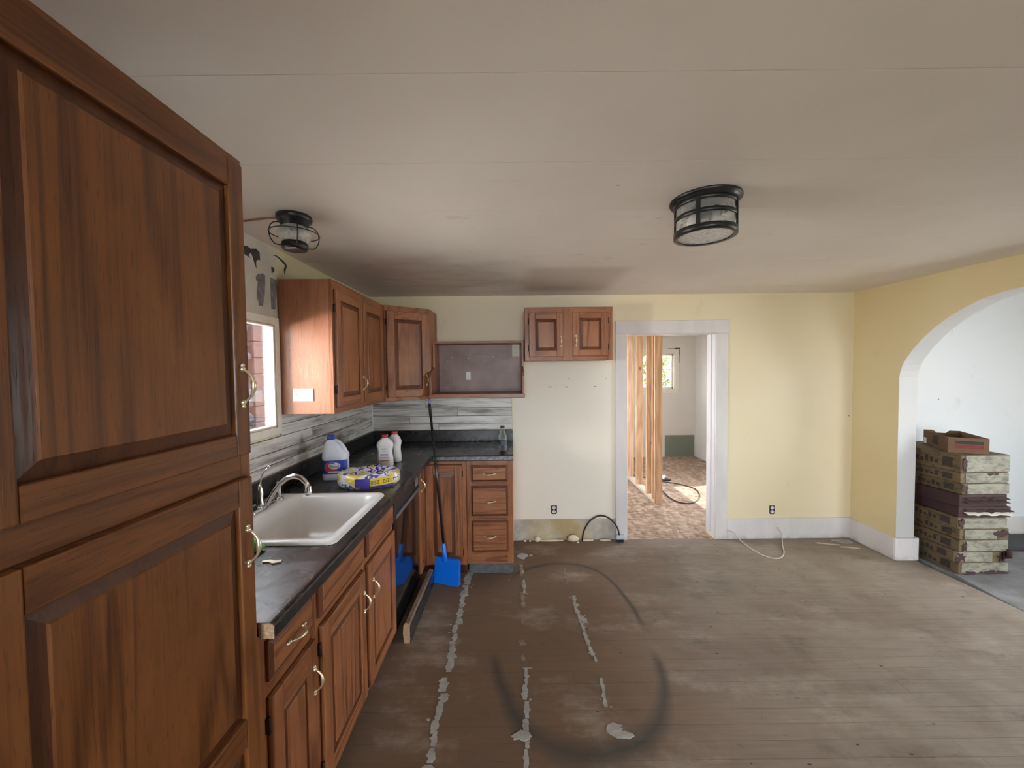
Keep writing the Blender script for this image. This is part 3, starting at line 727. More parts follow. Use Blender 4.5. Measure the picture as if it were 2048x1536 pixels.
door(pt, (TX, 0.460, 1.409), (0, 1, 0), (1, 0, 0), 0.502, 0.700, 0.474, 0.168, None, 0.047, [(0.053, 0.632)], PANY, hL=0.10, VM=PANZ, RM=PANS, panel_sl=0.028)
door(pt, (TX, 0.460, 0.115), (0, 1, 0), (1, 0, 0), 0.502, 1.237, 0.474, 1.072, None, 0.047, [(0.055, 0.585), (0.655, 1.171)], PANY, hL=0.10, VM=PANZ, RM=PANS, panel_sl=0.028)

# ---- base cabinets along the left wall
BX = -0.697   # face frame plane
def base_run(name, label, y0, y1, rails, stiles, kick=True):
    t = thing(name, label, 'cabinet', ((XL+BX)/2, (y0+y1)/2, 0))
    m = MB(); m.box(XL+0.004, BX-0.019, y0+0.001, y0+0.017, 0.09, 0.914).box(XL+0.004, BX-0.019, y1-0.017, y1-0.001, 0.09, 0.914).box(XL+0.004, BX-0.019, y0+0.017, y1-0.017, 0.09, 0.106).box(XL+0.004, XL+0.012, y0+0.017, y1-0.017, 0.106, 0.914)
    m.build('carcass', OAKZ, t)
    m = MB()
    for a, b in stiles: m.box(BX-0.019, BX, a, b, 0.09, 0.914, 0)
    for (a, b, za, zb) in rails: m.box(BX-0.019, BX-0.0005, a, b, za, zb, 1)
    m.build('face_frame', [OAKZ, OAKY], t, 0.0015)
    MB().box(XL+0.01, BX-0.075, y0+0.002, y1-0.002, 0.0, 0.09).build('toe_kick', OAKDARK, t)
    return t
c1 = base_run('base_cabinet', 'oak base cabinet with one drawer over one door beside the tall pantry', 0.994, 1.328,
              [(1.07, 1.29, 0.86, 0.914), (1.07, 1.29, 0.69, 0.745), (1.07, 1.29, 0.09, 0.135)], [(0.994, 1.075), (1.288, 1.328)])
drawer(c1, (BX, 1.060, 0.742), (0, 1, 0), (1, 0, 0), 0.238, 0.118)
door(c1, (BX, 1.060, 0.115), (0, 1, 0), (1, 0, 0), 0.243, 0.583, 0.218, 0.455, (-1, (0.075, 0.505)), 0.052, [(0.055, 0.500)], panel_sl=0.022)
c2 = base_run('base_cabinet', 'wide oak sink cabinet with two doors under the white sink', 1.330, 2.215,
              [(1.36, 2.18, 0.87, 0.914), (1.36, 2.18, 0.69, 0.745), (1.36, 2.18, 0.09, 0.125)], [(1.330, 1.362), (1.745, 1.80), (2.185, 2.215)])
drawer(c2, (BX, 1.344, 0.738), (0, 1, 0), (1, 0, 0), 0.402, 0.128, handle=False)
drawer(c2, (BX, 1.795, 0.738), (0, 1, 0), (1, 0, 0), 0.400, 0.128, handle=False)
door(c2, (BX, 1.352, 0.115), (0, 1, 0), (1, 0, 0), 0.398, 0.590, 0.370, 0.455, (-1, (0.075, 0.51)), 0.058, [(0.058, 0.515)], panel_sl=0.028)
door(c2, (BX, 1.792, 0.115), (0, 1, 0), (1, 0, 0), 0.404, 0.590, 0.045, 0.455, None, 0.058, [(0.058, 0.515)], panel_sl=0.028)

# ---- dishwasher
dw = thing('dishwasher', 'glossy black dishwasher between the sink cabinet and the corner', 'dishwasher', (-1.0, 2.51, 0))
DWX = -0.690
MB().box(XL+0.02, DWX-0.03, 2.222, 2.808, 0.02, 0.90).build('body', BLKPL, dw)
MB().box(DWX-0.03, DWX, 2.224, 2.806, 0.085, 0.735).build('door', BLKGLOSS, dw, 0.003, seg=2)
cp = MB().box(DWX-0.03, DWX+0.006, 2.224, 2.806, 0.740, 0.895).build('control_panel', BLKPL, dw, 0.004)
MB().box(DWX+0.004, DWX+0.016, 2.24, 2.79, 0.752, 0.778).build('handle', plain('dull_grey_grip', (0.12, 0.12, 0.125), 0.4), cp, 0.003)
MB().box(DWX+0.005, DWX+0.0075, 2.70, 2.78, 0.80, 0.85).build('button_strip', plain('grey_buttons', (0.22, 0.22, 0.23), 0.4), cp)
MB().box(XL+0.05, DWX-0.06, 2.23, 2.80, 0.0, 0.08).build('toe_panel', BLKPL, dw)

# ---- corner base cabinet (carousel) and drawer stack on the back wall
BY = 3.000
cc = thing('corner_base_cabinet', 'oak corner base cabinet with a folding L shaped door behind the blue dustpan', 'cabinet', (-0.95, 3.3, 0))
MB().prism([(XL+0.004, 2.812), (BX-0.019, 2.812), (BX-0.019, BY+0.019), (-0.362, BY+0.019), (-0.362, YB-0.004), (XL+0.004, YB-0.004)], 2, 0.09, 0.914).build('carcass', OAKZ, cc)
m = MB(); m.box(BX-0.019, BX, 2.812, 2.828, 0.09, 0.914, 0).box(BX-0.019, BX-0.0005, 2.828, BY+0.019, 0.885, 0.914, 1).box(BX, -0.362, BY, BY+0.019, 0.885, 0.914, 2).box(-0.400, -0.362, BY-0.0005, BY+0.019, 0.09, 0.914, 0).box(BX-0.019, -0.40, BY, BY+0.019, 0.09, 0.115, 2)
m.build('face_frame', [OAKZ, OAKY, OAKX], cc, 0.0015)
door(cc, (BX, 2.822, 0.112), (0, 1, 0), (1, 0, 0), 0.158, 0.770, 0.020, 0.655, None, 0.046, [(0.058, 0.705)], panel_sl=0.012)
door(cc, (BX+0.020, BY, 0.112), (1, 0, 0), (0, -1, 0), 0.282, 0.770, None, None, (1, (0.08, 0.70)), 0.058, [(0.060, 0.700)], OAKX, panel_sl=0.028)
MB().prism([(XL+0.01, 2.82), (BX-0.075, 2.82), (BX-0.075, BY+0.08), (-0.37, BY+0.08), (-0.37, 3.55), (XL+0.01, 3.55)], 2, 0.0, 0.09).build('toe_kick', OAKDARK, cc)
db = thing('drawer_base_cabinet', 'narrow oak base cabinet with three drawers at the right end of the counter', 'cabinet', (-0.18, 3.3, 0))
MB().box(-0.360, 0.000, BY+0.019, YB-0.004, 0.09, 0.914).build('carcass', VENEER, db, 0.001)
m = MB(); m.box(-0.360, -0.318, BY, BY+0.019, 0.105, 0.914, 0).box(-0.045, 0.002, BY, BY+0.019, 0.105, 0.914, 0)
for za, zb in ((0.872, 0.914), (0.712, 0.750), (0.440, 0.480), (0.105, 0.200)): m.box(-0.318, -0.045, BY+0.0005, BY+0.019, za, zb, 1)
m.build('face_frame', [OAKZ, OAKX], db, 0.0015)
for z0, z1 in ((0.748, 0.876), (0.478, 0.716), (0.196, 0.444)): drawer(db, (-0.326, BY, z0), (1, 0, 0), (0, -1, 0), 0.288, z1-z0, OAKX)
MB().box(-0.355, -0.002, BY+0.060, 3.55, 0.0, 0.105).build('toe_kick', GREYSTRIP, db)
MB().box(-0.340, -0.010, BY+0.040, BY+0.062, 0.0, 0.088).build('loose_kick_strip', GREYSTRIP, db, 0.002)

# ---- worktop: L shape with sink cut-out and rolled front edge
CT = 0.955; CX = -0.628; CYF = 2.975
SY0, SY1, SX0, SX1 = 1.462, 2.032, -1.255, -0.700
wt_ = thing('worktop', 'black speckled laminate L shaped countertop with black upstand', 'countertop', (-1.0, 2.3, 0.917))
m = MB(); zb = 0.917
m.box(XL, SX0, 0.996, CYF, zb, CT).box(SX0, SX1, 0.996, SY0, zb, CT).box(SX0, SX1, SY1, CYF, zb, CT).box(SX1, CX-0.012, 0.996, CYF+0.012, zb, CT)
m.box(XL, 0.006, CYF+0.012, YB, zb, CT)
m.box(XL, SX1, CYF, CYF+0.012, zb, CT)
# rolled noses
def nose(c0, c1, axis):
    prof = [(0.0, CT), (0.006, CT-0.001), (0.0105, CT-0.005), (0.012, CT-0.011), (0.012, zb-0.004), (0.007, zb-0.004), (0.0, zb)]
    return prof
pr = nose(0, 0, 0)
m.loft([[(CX-0.012+a, yy, z) for a, z in pr] for yy in (0.996, CYF+0.0)], 0, True, False)
m.loft([[(xx, CYF+0.012-a, z) for a, z in pr] for xx in (CX-0.0, 0.006)], 0, True, False)
m.build('top', LAM, wt_)
MB().prism([(-0.668, zb-0.004), (CX, zb-0.004), (CX, CT-0.010), (CX-0.004, CT-0.004), (-0.640, CT-0.001), (-0.668, CT-0.001)], 1, 0.9940, 0.9962).build('raw_end', CHIP, wt_)
MB().box(-0.612, 0.0055, CYF-0.0009, CYF+0.004, 0.922, 0.946).build('nose_highlight', plain('highlight_pale_laminate', (0.17, 0.17, 0.175), 0.3, var=0.6, ns=40), wt_)  # pale strip painting the reflected highlight along the nose
up = MB(); up.box(XL+0.0075, XL+0.024, 0.996, YB-0.0075, CT, 1.058).box(XL+0.024, 0.004, YB-0.024, YB-0.0075, CT, 1.058)
up.build('upstand', LAM, wt_, 0.004, seg=2)
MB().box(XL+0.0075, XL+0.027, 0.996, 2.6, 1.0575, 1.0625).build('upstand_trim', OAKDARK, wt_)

# ---- sink
sk = thing('sink', 'white enamel drop-in sink with a deep stained basin', 'sink', (-0.97, 1.747, CT))
def rrect(x0, x1, y0, y1, r, z, n=6):
    out = []
    for cx, cy_, a0_ in ((x1-r, y1-r, 0), (x0+r, y1-r, 90), (x0+r, y0+r, 180), (x1-r, y0+r, 270)):
        for i in range(n+1):
            a = R(a0_+90*i/n); out.append((cx+r*math.cos(a), cy_+r*math.sin(a), z))
    return out
ox0, ox1, oy0, oy1 = -1.272, -0.676, 1.445, 2.050
ix0, ix1, iy0, iy1 = -1.135, -0.722, 1.490, 2.005
loops = [rrect(ox0, ox1, oy0, oy1, 0.03, CT+0.0012), rrect(ox0+0.002, ox1-0.002, oy0+0.002, oy1-0.002, 0.03, CT+0.010), rrect(ox0+0.012, ox1-0.010, oy0+0.010, oy1-0.010, 0.03, CT+0.015),
         rrect(ix0-0.012, ix1+0.010, iy0-0.010, iy1+0.010, 0.05, CT+0.014), rrect(ix0, ix1, iy0, iy1, 0.05, CT+0.004), rrect(ix0+0.012, ix1-0.012, iy0+0.012, iy1-0.012, 0.055, CT-0.06),
         rrect(ix0+0.03, ix1-0.03, iy0+0.03, iy1-0.03, 0.06, CT-0.165), rrect(ix0+0.06, ix1-0.06, iy0+0.06, iy1-0.06, 0.06, CT-0.185), rrect(ix0+0.16, ix1-0.16, iy0+0.20, iy1-0.20, 0.04, CT-0.190)]
m = MB(); m.loft(loops, 0, False, True); n_ = len(loops[0]); o_ = len(m.v)-n_; m.f.append([o_+i for i in range(n_)][::-1]); m.mi.append(0); m.sm.append(True)
def m_sink():
    t = NT('sink_enamel_stained'); p = t.pos(); x = t.xyz(p); n = t.noise(p, 6, 4, 0.6)
    low = t.ss(x[2], CT-0.19, CT-0.02, 0.45, 0.0)
    col = t.mix(t.math('MULTIPLY', low, t.ss(n, 0.3, 0.6, 0.5, 1)), (0.80, 0.79, 0.78), (0.60, 0.53, 0.44))
    return t.fin(col, 0.16, coat=0.3)
m.build('basin', m_sink(), sk)
dm = MB(); dm.lathe([(0.042, 0.0), (0.042, 0.004), (0.030, 0.004), (0.026, -0.001)], (-0.93, 1.75, CT-0.190), 20); dm.build('drain', CHROME, sk)
# ---- faucet
fc = thing('faucet', 'chrome gooseneck faucet with lever on the rear ledge of the sink', 'faucet', (-1.19, 1.81, CT+0.015))
zf = CT+0.0152
m = MB(); m.loft([rrect(-1.222, -1.160, 1.70, 1.915, 0.03, zf), rrect(-1.220, -1.162, 1.702, 1.913, 0.029, zf+0.008), rrect(-1.212, -1.170, 1.712, 1.903, 0.02, zf+0.013)], 0, True, True); m.build('base_plate', CHROME, fc)
m = MB(); m.lathe([(0.020, 0.012), (0.018, 0.03), (0.012, 0.05), (0.014, 0.075), (0.009, 0.10), (0.006, 0.118)], (-1.180, 1.800, zf), 16); m.build('handle_post', CHROME, fc)
m = MB(); m.tube([(-1.180, 1.800, zf+0.112), (-1.174, 1.80, zf+0.150), (-1.160, 1.803, zf+0.178), (-1.142, 1.806, zf+0.196)], [0.005, 0.004, 0.004, 0.004], 8); m.ball((-1.140, 1.806, zf+0.199), 0.008, 10); m.build('lever', CHROME, fc)
pts = [(-1.165, 1.81, zf+0.01), (-1.150, 1.81, zf+0.035), (-1.115, 1.805, zf+0.085), (-1.085, 1.80, zf+0.122), (-1.055, 1.80, zf+0.146), (-1.020, 1.80, zf+0.157), (-0.988, 1.80, zf+0.148), (-0.966, 1.80, zf+0.126), (-0.957, 1.80, zf+0.108)]
m = MB(); m.tube(pts, [0.012, 0.011, 0.011, 0.0115, 0.012, 0.012, 0.0115, 0.011, 0.010], 12); m.build('spout', CHROME, fc)
m = MB(); m.lathe([(0.011, 0.03), (0.014, 0.026), (0.013, 0.012), (0.016, 0.008), (0.014, -0.012), (0.009, -0.016)], (-0.956, 1.80, zf+0.080), 14); m.build('aerator', CHROME, fc)
spr = thing('side_sprayer', 'white and chrome side sprayer standing behind the faucet spout', 'sprayer', (-1.18, 1.945, zf))
m = MB(); m.lathe([(0.022, 0.0), (0.021, 0.006), (0.012, 0.012), (0.010, 0.014)], (-1.18, 1.945, zf), 16); m.build('collar', CHROME, spr)
m = MB(); m.lathe([(0.008, 0.012), (0.008, 0.05), (0.0095, 0.07), (0.0095, 0.088), (0.006, 0.09)], (-1.18, 1.945, zf), 12); m.build('nozzle', WHITEP, spr)

# ---- wall cabinets on the left
UX = -1.000
uc = thing('wall_cabinet', 'oak wall cabinet with two doors on the left wall beside the window', 'cabinet', (-1.15, 2.62, 1.373))
U0_, U1_, UZ0, UZ1 = 2.187, 3.062, 1.373, 2.130
MB().box(XL+0.0075, UX-0.019, U0_, U1_, UZ0+0.001, UZ1).build('carcass', VENEER, uc, 0.001)
m = MB(); m.box(UX-0.019, UX, U0_-0.001, 2.225, UZ0, UZ1, 0).box(UX-0.019, UX, 2.575, 2.62, UZ0, UZ1, 0).box(UX-0.019, UX, 3.02, U1_, UZ0, UZ1, 0)
m.box(UX-0.019, UX-0.0005, 2.22, 3.03, 2.045, UZ1, 1).box(UX-0.019, UX-0.0005, 2.22, 3.03, UZ0, 1.425, 1)
m.build('face_frame', [OAKZ, OAKY], uc, 0.0015)
door(uc, (UX, 2.205, 1.410), (0, 1, 0), (1, 0, 0), 0.383, 0.665, 0.362, 0.125, (-1, (0.10, 0.56)), 0.055, None, panel_sl=0.028)
door(uc, (UX, 2.608, 1.410), (0, 1, 0), (1, 0, 0), 0.392, 0.665, None, None, (1, (0.10, 0.56)), 0.055, None, panel_sl=0.028)
# ---- diagonal corner wall cabinet
dc = thing('corner_wall_cabinet', 'oak corner wall cabinet set diagonally, its one door worn pale at the handle', 'cabinet', (-1.1, 3.4, 1.373))
pA = Vector((UX, 3.066, 0)); pB = Vector((-0.690, 3.315, 0))
MB().prism([(XL+0.0075, 3.066), (pA.x-0.012, 3.066), (pA.x-0.012, 3.066+0.005), (pB.x-0.006, 3.315+0.014), (pB.x, 3.315+0.014), (pB.x, YB-0.0075), (XL+0.0075, YB-0.0075)], 2, UZ0+0.003, UZ1+0.004).build('carcass', OAKZ, dc, 0.001)
uu = (pB-pA); DWd = uu.length; uu.normalize(); nn = Vector((uu.y, -uu.x, 0))
mxd = frame_mx((pA.x, pA.y, UZ0), uu, nn)
m = MB(mxd); hh = UZ1-UZ0+0.004
m.box(0.0, 0.03, 0, hh, -0.017, 0.001, 0).box(DWd-0.03, DWd, 0, hh, -0.017, 0.001, 0).box(0.03, DWd-0.03, hh-0.05, hh, -0.017, 0.0005, 1).box(0.03, DWd-0.03, 0, 0.035, -0.017, 0.0005, 1)
m.build('face_frame', [OAKZ, OAKX], dc, 0.0015)
O = pA+uu*0.018+nn*0.001; O.z = 1.402
door(dc, O, uu, nn, DWd-0.040, 0.688, DWd-0.066, 0.135, (-1, (0.085, 0.60)), 0.062, None, OAKX, panel_sl=0.030)
# ---- wall cabinet over the fridge place
fcab = thing('wall_cabinet', 'short oak wall cabinet with two square doors left of the doorway', 'cabinet', (0.487, 3.47, 1.688))
MB().box(0.116, 0.859, 3.334, YB-0.002, 1.690, 2.140).build('carcass', OAKZ, fcab, 0.001)
FY = 3.315
m = MB(); m.box(0.115, 0.160, FY, FY+0.019, 1.688, 2.141, 0).box(0.430, 0.530, FY, FY+0.019, 1.688, 2.141, 0).box(0.812, 0.860, FY, FY+0.019, 1.688, 2.141, 0)
for a, b in ((0.16, 0.43), (0.53, 0.812)): m.box(a, b, FY+0.0005, FY+0.019, 2.09, 2.141, 1).box(a, b, FY+0.0005, FY+0.019, 1.688, 1.730, 1)
m.build('face_frame', [OAKZ, OAKX], fcab, 0.0015)
door(fcab, (0.150, FY, 1.722), (1, 0, 0), (0, -1, 0), 0.288, 0.370, 0.268, 0.128, (-1, (0.075, 0.30)), 0.054, None, OAKX, panel_sl=0.024, hL=0.092)
door(fcab, (0.522, FY, 1.726), (1, 0, 0), (0, -1, 0), 0.295, 0.370, 0.024, 0.128, (1, (0.075, 0.30)), 0.054, None, OAKX, panel_sl=0.024, hL=0.092)
# ---- open microwave shelf box
sh = thing('microwave_shelf', 'open oak microwave shelf box with mauve inside and loose cable', 'shelf', (-0.29, 3.5, 1.385))
prof = [(YB-0.002, 1.392), (3.235, 1.392), (3.235, 1.565), (3.262, 1.600), (3.405, 1.640), (3.405, 1.866), (YB-0.002, 1.866)]
MB().prism([(y_, z_) for y_, z_ in prof], 0, 0.087, 0.104).build('side_panel', OAKZ, sh, 0.002)
MB().prism([(y_, z_) for y_, z_ in prof], 0, -0.688, -0.671).build('side_panel', OAKZ, sh, 0.002)
MB().box(-0.688, 0.106, 3.400, YB-0.002, 1.848, 1.868).build('top_board', OAKX, sh, 0.002)
MB().box(-0.671, 0.087, 3.240, YB-0.002, 1.396, 1.416).build('shelf_board', INNER, sh)
MB().box(-0.690, 0.108, 3.222, 3.240, 1.382, 1.418).build('front_rail', OAKX, sh, 0.003)
MB().box(-0.671, 0.087, YB-0.010, YB-0.002, 1.410, 1.852).build('back_panel', INNER, sh)
def onY(px, py, Y):
    d = Fv+Rv*((px-1024)/F_PX)-Uv*((py-768)/F_PX); t = Y/d.y; return (d.x*t, CAM_H+d.z*t)
def smooth_pts(pts, k=4):
    out = []; n = len(pts); P = [Vector(p) for p in pts]
    for i in range(n-1):
        a, b, c, d = P[max(i-1, 0)], P[i], P[i+1], P[min(i+2, n-1)]
        for j in range(k):
            t = j/k; out.append(0.5*((2*b)+(c-a)*t+(2*a-5*b+4*c-d)*t*t+(3*b-a-3*c+d)*t**3))
    out.append(P[-1]); return out
cb = [(1678, 783), (1600, 820), (1470, 790), (1290, 740), (1210, 790), (1160, 825), (1090, 828), (970, 793), (920, 840), (880, 890), (940, 980), (965, 1070), (920, 1160), (865, 1150)]
cpts = []
for a, b in cb:
    X, Z = onY(740+a/5.906, 580+b/5.906, YB-0.015); cpts.append((X, YB-0.0150, Z))
ccb = MB().tube(smooth_pts(cpts), 0.0052, 6).build('cable', TANC, sh)
for a, b in ((972, 793), (1160, 808), (1463, 790)):
    X, Z = onY(740+a/5.906, 580+b/5.906, YB-0.02)
    MB().box(X-0.005, X+0.005, YB-0.0215, YB-0.0095, Z-0.007, Z+0.007).build('staple', WHITEP, ccb, 0.001)

def outlet(name, label, mx, plate=True, pm=WHITEP, fm=WHITEP, w_=0.070, h_=0.115, cat='outlet', duplex=True, dark=False):
    t = bpy.data.objects.new(name, None); COL.objects.link(t); t.matrix_basis = mx; t['label'] = label; t['category'] = cat
    m = MB()
    if dark:
        m.loft([[(x*s_, y_*s_, d) for x, y_ in [(-w_/2, -h_/2+0.012), (-w_/2+0.008, -h_/2), (w_/2-0.008, -h_/2), (w_/2, -h_/2+0.012), (w_/2, h_/2-0.004), (-w_/2, h_/2-0.004)]] for s_, d in ((1, 0), (1, 0.002))], 0, True, False)
        m.build('box_opening', BLKPL, t, local=True)
    else:
        m.box(-w_/2, w_/2, -h_/2, h_/2, 0, 0.005); m.build('plate', pm, t, 0.002, local=True)
    if duplex:
        for s_ in (-1, 1):
            m = MB(); m.lathe([(0.0165, 0.0), (0.0165, 0.006), (0.015, 0.007)], (0, s_*0.020, 0.001), 16, sy=0.86)
            f = m.build('socket', fm, t, local=True)
            q = MB(); q.box(-0.0075, -0.0055, s_*0.020-0.003, s_*0.020+0.005, 0.0079, 0.0086).box(0.0055, 0.0075, s_*0.020-0.003, s_*0.020+0.005, 0.0079, 0.0086)
            c0 = Vector(f.location); q.v = [v-c0 for v in q.v]; q.build('slot', BLKPL, f, local=True)
        MB().box(-0.007, 0.007, -0.006, 0.006, 0.001, 0.006).build('yoke', fm if not dark else plain('steel_yoke', (0.4, 0.4, 0.4), 0.4, 0.6), t, local=True)
    return t
mxB = lambda x, z, y=YB: frame_mx((x, y, z), (1, 0, 0), (0, -1, 0))
outlet('wall_outlet', 'uncovered duplex outlet low on the pale wall left of the doorway', mxB(0.385, 0.295), dark=True, w_=0.056, h_=0.085)
outlet('wall_outlet', 'uncovered duplex outlet low on the yellow wall right of the doorway', mxB(2.441, 0.272), dark=True, w_=0.050, h_=0.085)
outlet('shelf_outlet', 'beige duplex outlet in the top right corner of the open shelf', mxB(0.040, 1.795, YB-0.0102), pm=BEIGE, fm=BEIGE)
sw = outlet('blank_plate', 'small white blank plate in the middle of the open shelf back', mxB(-0.402, 1.562, YB-0.0102), duplex=False, w_=0.044, h_=0.075, cat='wall plate')
MB().ball((0, 0.022, 0.006), 0.003, 8).build('screw', CHROME, sw, local=True); MB().ball((0, -0.022, 0.006), 0.003, 8).build('screw', CHROME, sw, local=True)
cs = outlet('switch_plate', 'white plate screwed sideways on the sunlit wall cabinet side', frame_mx((-1.172, U0_, 1.483), (1, 0, 0), (0, -1, 0)), duplex=False, w_=0.115, h_=0.072, cat='wall plate')
MB().box(-0.018, 0.018, -0.006, 0.004, 0.005, 0.0062).build('slot_cover', plain('grey_slot', (0.35, 0.35, 0.36), 0.5), cs, local=True)
for s_ in (-1, 1): MB().ball((s_*0.036, 0, 0.0055), 0.003, 8).build('screw', CHROME, cs, local=True)
# ================================================================== THINGS ON THE COUNTER
def rrl(cx, cy_, w_, d_, r, z, n=5): return rrect(cx-w_/2, cx+w_/2, cy_-d_/2, cy_+d_/2, min(r, w_/2-0.001, d_/2-0.001), z, n)
# bleach jug
jg = thing('bleach_jug', 'bluish white bleach jug with dark blue cap and red and blue label', 'jug', (-1.085, 2.375, CT+0.001), (0, 0, R(8)))
m = MB()
st = [(0.138, 0.098, 0.030, 0, 0.0), (0.146, 0.106, 0.034, 0, 0.008), (0.146, 0.106, 0.034, 0, 0.030), (0.143, 0.103, 0.034, 0, 0.036), (0.143, 0.103, 0.034, 0, 0.126), (0.148, 0.108, 0.036, 0, 0.132),
      (0.148, 0.108, 0.040, 0, 0.150), (0.138, 0.102, 0.042, -0.003, 0.168), (0.112, 0.092, 0.042, -0.012, 0.190), (0.084, 0.078, 0.036, -0.022, 0.212), (0.056, 0.056, 0.027, -0.026, 0.232), (0.042, 0.042, 0.0205, -0.026, 0.240), (0.040, 0.040, 0.0195, -0.026, 0.246)]
m.loft([rrl(cx, 0, w_, d_, r, z) for w_, d_, r, cx, z in st], 0, True, True); m.build('body', BLUEW, jg, local=True)
m = MB(); m.tube(smooth_pts([(-0.012, 0, 0.236), (0.012, 0, 0.232), (0.034, 0, 0.212), (0.050, 0, 0.188), (0.058, 0, 0.165), (0.056, 0, 0.150)], 3), [0.010]*16, 10); m.build('handle', BLUEW, jg, local=True)
m = MB(); m.lathe([(0.023, 0.0), (0.024, 0.004), (0.024, 0.012), (0.021, 0.015), (0.021, 0.024), (0.018, 0.027)], (-0.026, 0, 0.242), 20); m.build('cap', DKBLUE, jg, local=True)
def wraplabel(parent, w_, d_, r, z0, z1, mat, name='label', t0=0.0006, frac=None, nm=None):
    lp = rrl(0, 0, w_+2*t0, d_+2*t0, r, 0, 6)
    pts = [p for p in lp if p[1] < 0.001 or p[1] < -d_/2+r*1.1]
    pts.sort(key=lambda p: p[0])
    if frac: pts = [p for p in pts if frac[0] <= p[0] <= frac[1]]
    m = MB(); m.loft([[(p[0], p[1], z) for p in pts] for z in (z0, z1)], 0, False, True, False); return m.build(name, mat, parent, local=True)
lb = wraplabel(jg, 0.143, 0.103, 0.034, 0.040, 0.122, DKBLUE)
LXC = lb.location.copy()
def onlabel(body, size, mat, x, z, y_, lab, name='lettering', parent=jg): return text(body, size, lab, mat, wm(parent) @ frame_mx((x, y_, z), (1, 0, 0), (0, -1, 0)), name)
yl = -0.0535
m = MB(frame_mx((-0.012, yl, 0.082), (1, 0, 0), (0, -1, 0)))
m.lathe([(0.040, 0), (0.040, 0.0006)], (0, 0, 0), 28, sy=0.86); v = m.v; c0 = LXC; m.v = [p-c0 for p in m.v]; m.build('red_swirl', plain('red_label_print', (0.50, 0.04, 0.06), 0.35), lb, local=True)
m = MB(frame_mx((0.006, yl-0.0006, 0.090), (1, 0, 0), (0, -1, 0)))
m.lathe([(0.034, 0), (0.034, 0.0006)], (0, 0, 0), 28, sy=0.60); m.v = [p-c0 for p in m.v]; m.build('white_oval', WHITEP, lb, local=True)
onlabel('Bleach', 0.025, DKBLUE, 0.008, 0.087, yl-0.0014, lb)
m = MB(frame_mx((-0.006, yl-0.0009, 0.110), (1, 0, 0), (0, -1, 0))); m.lathe([(0.015, 0), (0.015, 0.0006)], (0, 0, 0), 20, sy=0.6); m.v = [p-c0 for p in m.v]; m.build('blue_oval', plain('mid_blue_print', (0.08, 0.18, 0.55), 0.35), lb, local=True)
m = MB(frame_mx((0.002, yl-0.0002, 0.052), (1, 0, 0), (0, -1, 0))); m.box(-0.034, 0.034, -0.005, 0.005, 0, 0.0005); m.v = [p-c0 for p in m.v]; m.build('white_bar', WHITEP, lb, local=True)

def detergent(loc, rz, label):
    t = thing('detergent_bottle', label, 'bottle', loc, (0, 0, rz), 'white bottles with red caps')
    m = MB(); st = [(0.104, 0.056, 0.0, 0.0), (0.110, 0.062, 0, 0.006), (0.108, 0.060, 0, 0.05), (0.098, 0.056, 0, 0.085), (0.100, 0.058, 0, 0.115), (0.114, 0.062, 0, 0.140), (0.112, 0.060, 0, 0.152), (0.094, 0.054, 0, 0.170), (0.062, 0.046, 0, 0.186), (0.042, 0.040, 0, 0.193), (0.038, 0.038, 0, 0.198)]
    m.loft([rrl(0, 0, w_, d_, 0.028, z) for w_, d_, _, z in st], 0, True, True); m.build('body', WHITEP, t, local=True)
    m = MB(); m.lathe([(0.020, 0), (0.0215, 0.003), (0.0215, 0.019), (0.018, 0.022)], (0, 0, 0.196), 18); m.build('cap', REDP, t, local=True)
    m = MB(); m.box(-0.034, 0.034, -0.0325, -0.0300, 0.030, 0.135); l = m.build('label', PANEL_W, t, local=True)
    for z, h_, w_, mt in ((0.122, 0.006, 0.040, plain('grey_print', (0.25, 0.24, 0.20), 0.5)), (0.108, 0.005, 0.030, plain('grey_print2', (0.25, 0.24, 0.22), 0.5)), (0.082, 0.014, 0.052, plain('lilac_print', (0.45, 0.42, 0.60), 0.5)), (0.062, 0.010, 0.052, plain('lilac_print2', (0.52, 0.50, 0.66), 0.5)), (0.040, 0.008, 0.056, plain('orange_print', (0.60, 0.22, 0.12), 0.5))):
        q = MB(); q.box(-w_/2, w_/2, -0.0331, -0.0325, z-h_/2, z+h_/2); c1_ = Vector(l.location); q.v = [p-c1_ for p in q.v]; q.build('printed_line', mt, l, local=True)
    return t
detergent((-0.885, 2.690, CT+0.001), R(6), 'white plastic bottle with red cap, front one of the pair behind the cable coil')
detergent((-0.862, 2.835, CT+0.001), R(-35), 'white plastic bottle with red cap, rear one standing partly hidden in the counter corner')

# cable coil in printed plastic
cl = thing('cable_coil', 'yellow and violet plastic wrapped coil of electrical cable on the counter', 'cable coil', (-0.842, 2.262, CT+0.001), (0, 0, R(12)))
m = MB(); loops = []; NS = 48
prof = [(0.40, 0.030), (0.62, 0.070), (0.85, 0.080), (0.97, 0.066), (1.0, 0.040), (0.985, 0.014), (0.93, 0.0), (0.4, 0.0)]
for r, z in [(0.02, 0.040), (0.2, 0.036)]+prof:
    lp = []
    for i in range(NS):
        a = 2*math.pi*i/NS; wv = 1+0.02*mnoise.noise(Vector((math.cos(a)*2, math.sin(a)*2, z*30)))
        lp.append((0.176*r*wv*math.cos(a), 0.136*r*wv*math.sin(a), z*(1+0.10*mnoise.noise(Vector((math.cos(a)*3*r, math.sin(a)*3*r, 5))))))
    loops.append(lp)
m.loft(loops, 0, True, True); m.build('wrapped_coil', COILM, cl, local=True)
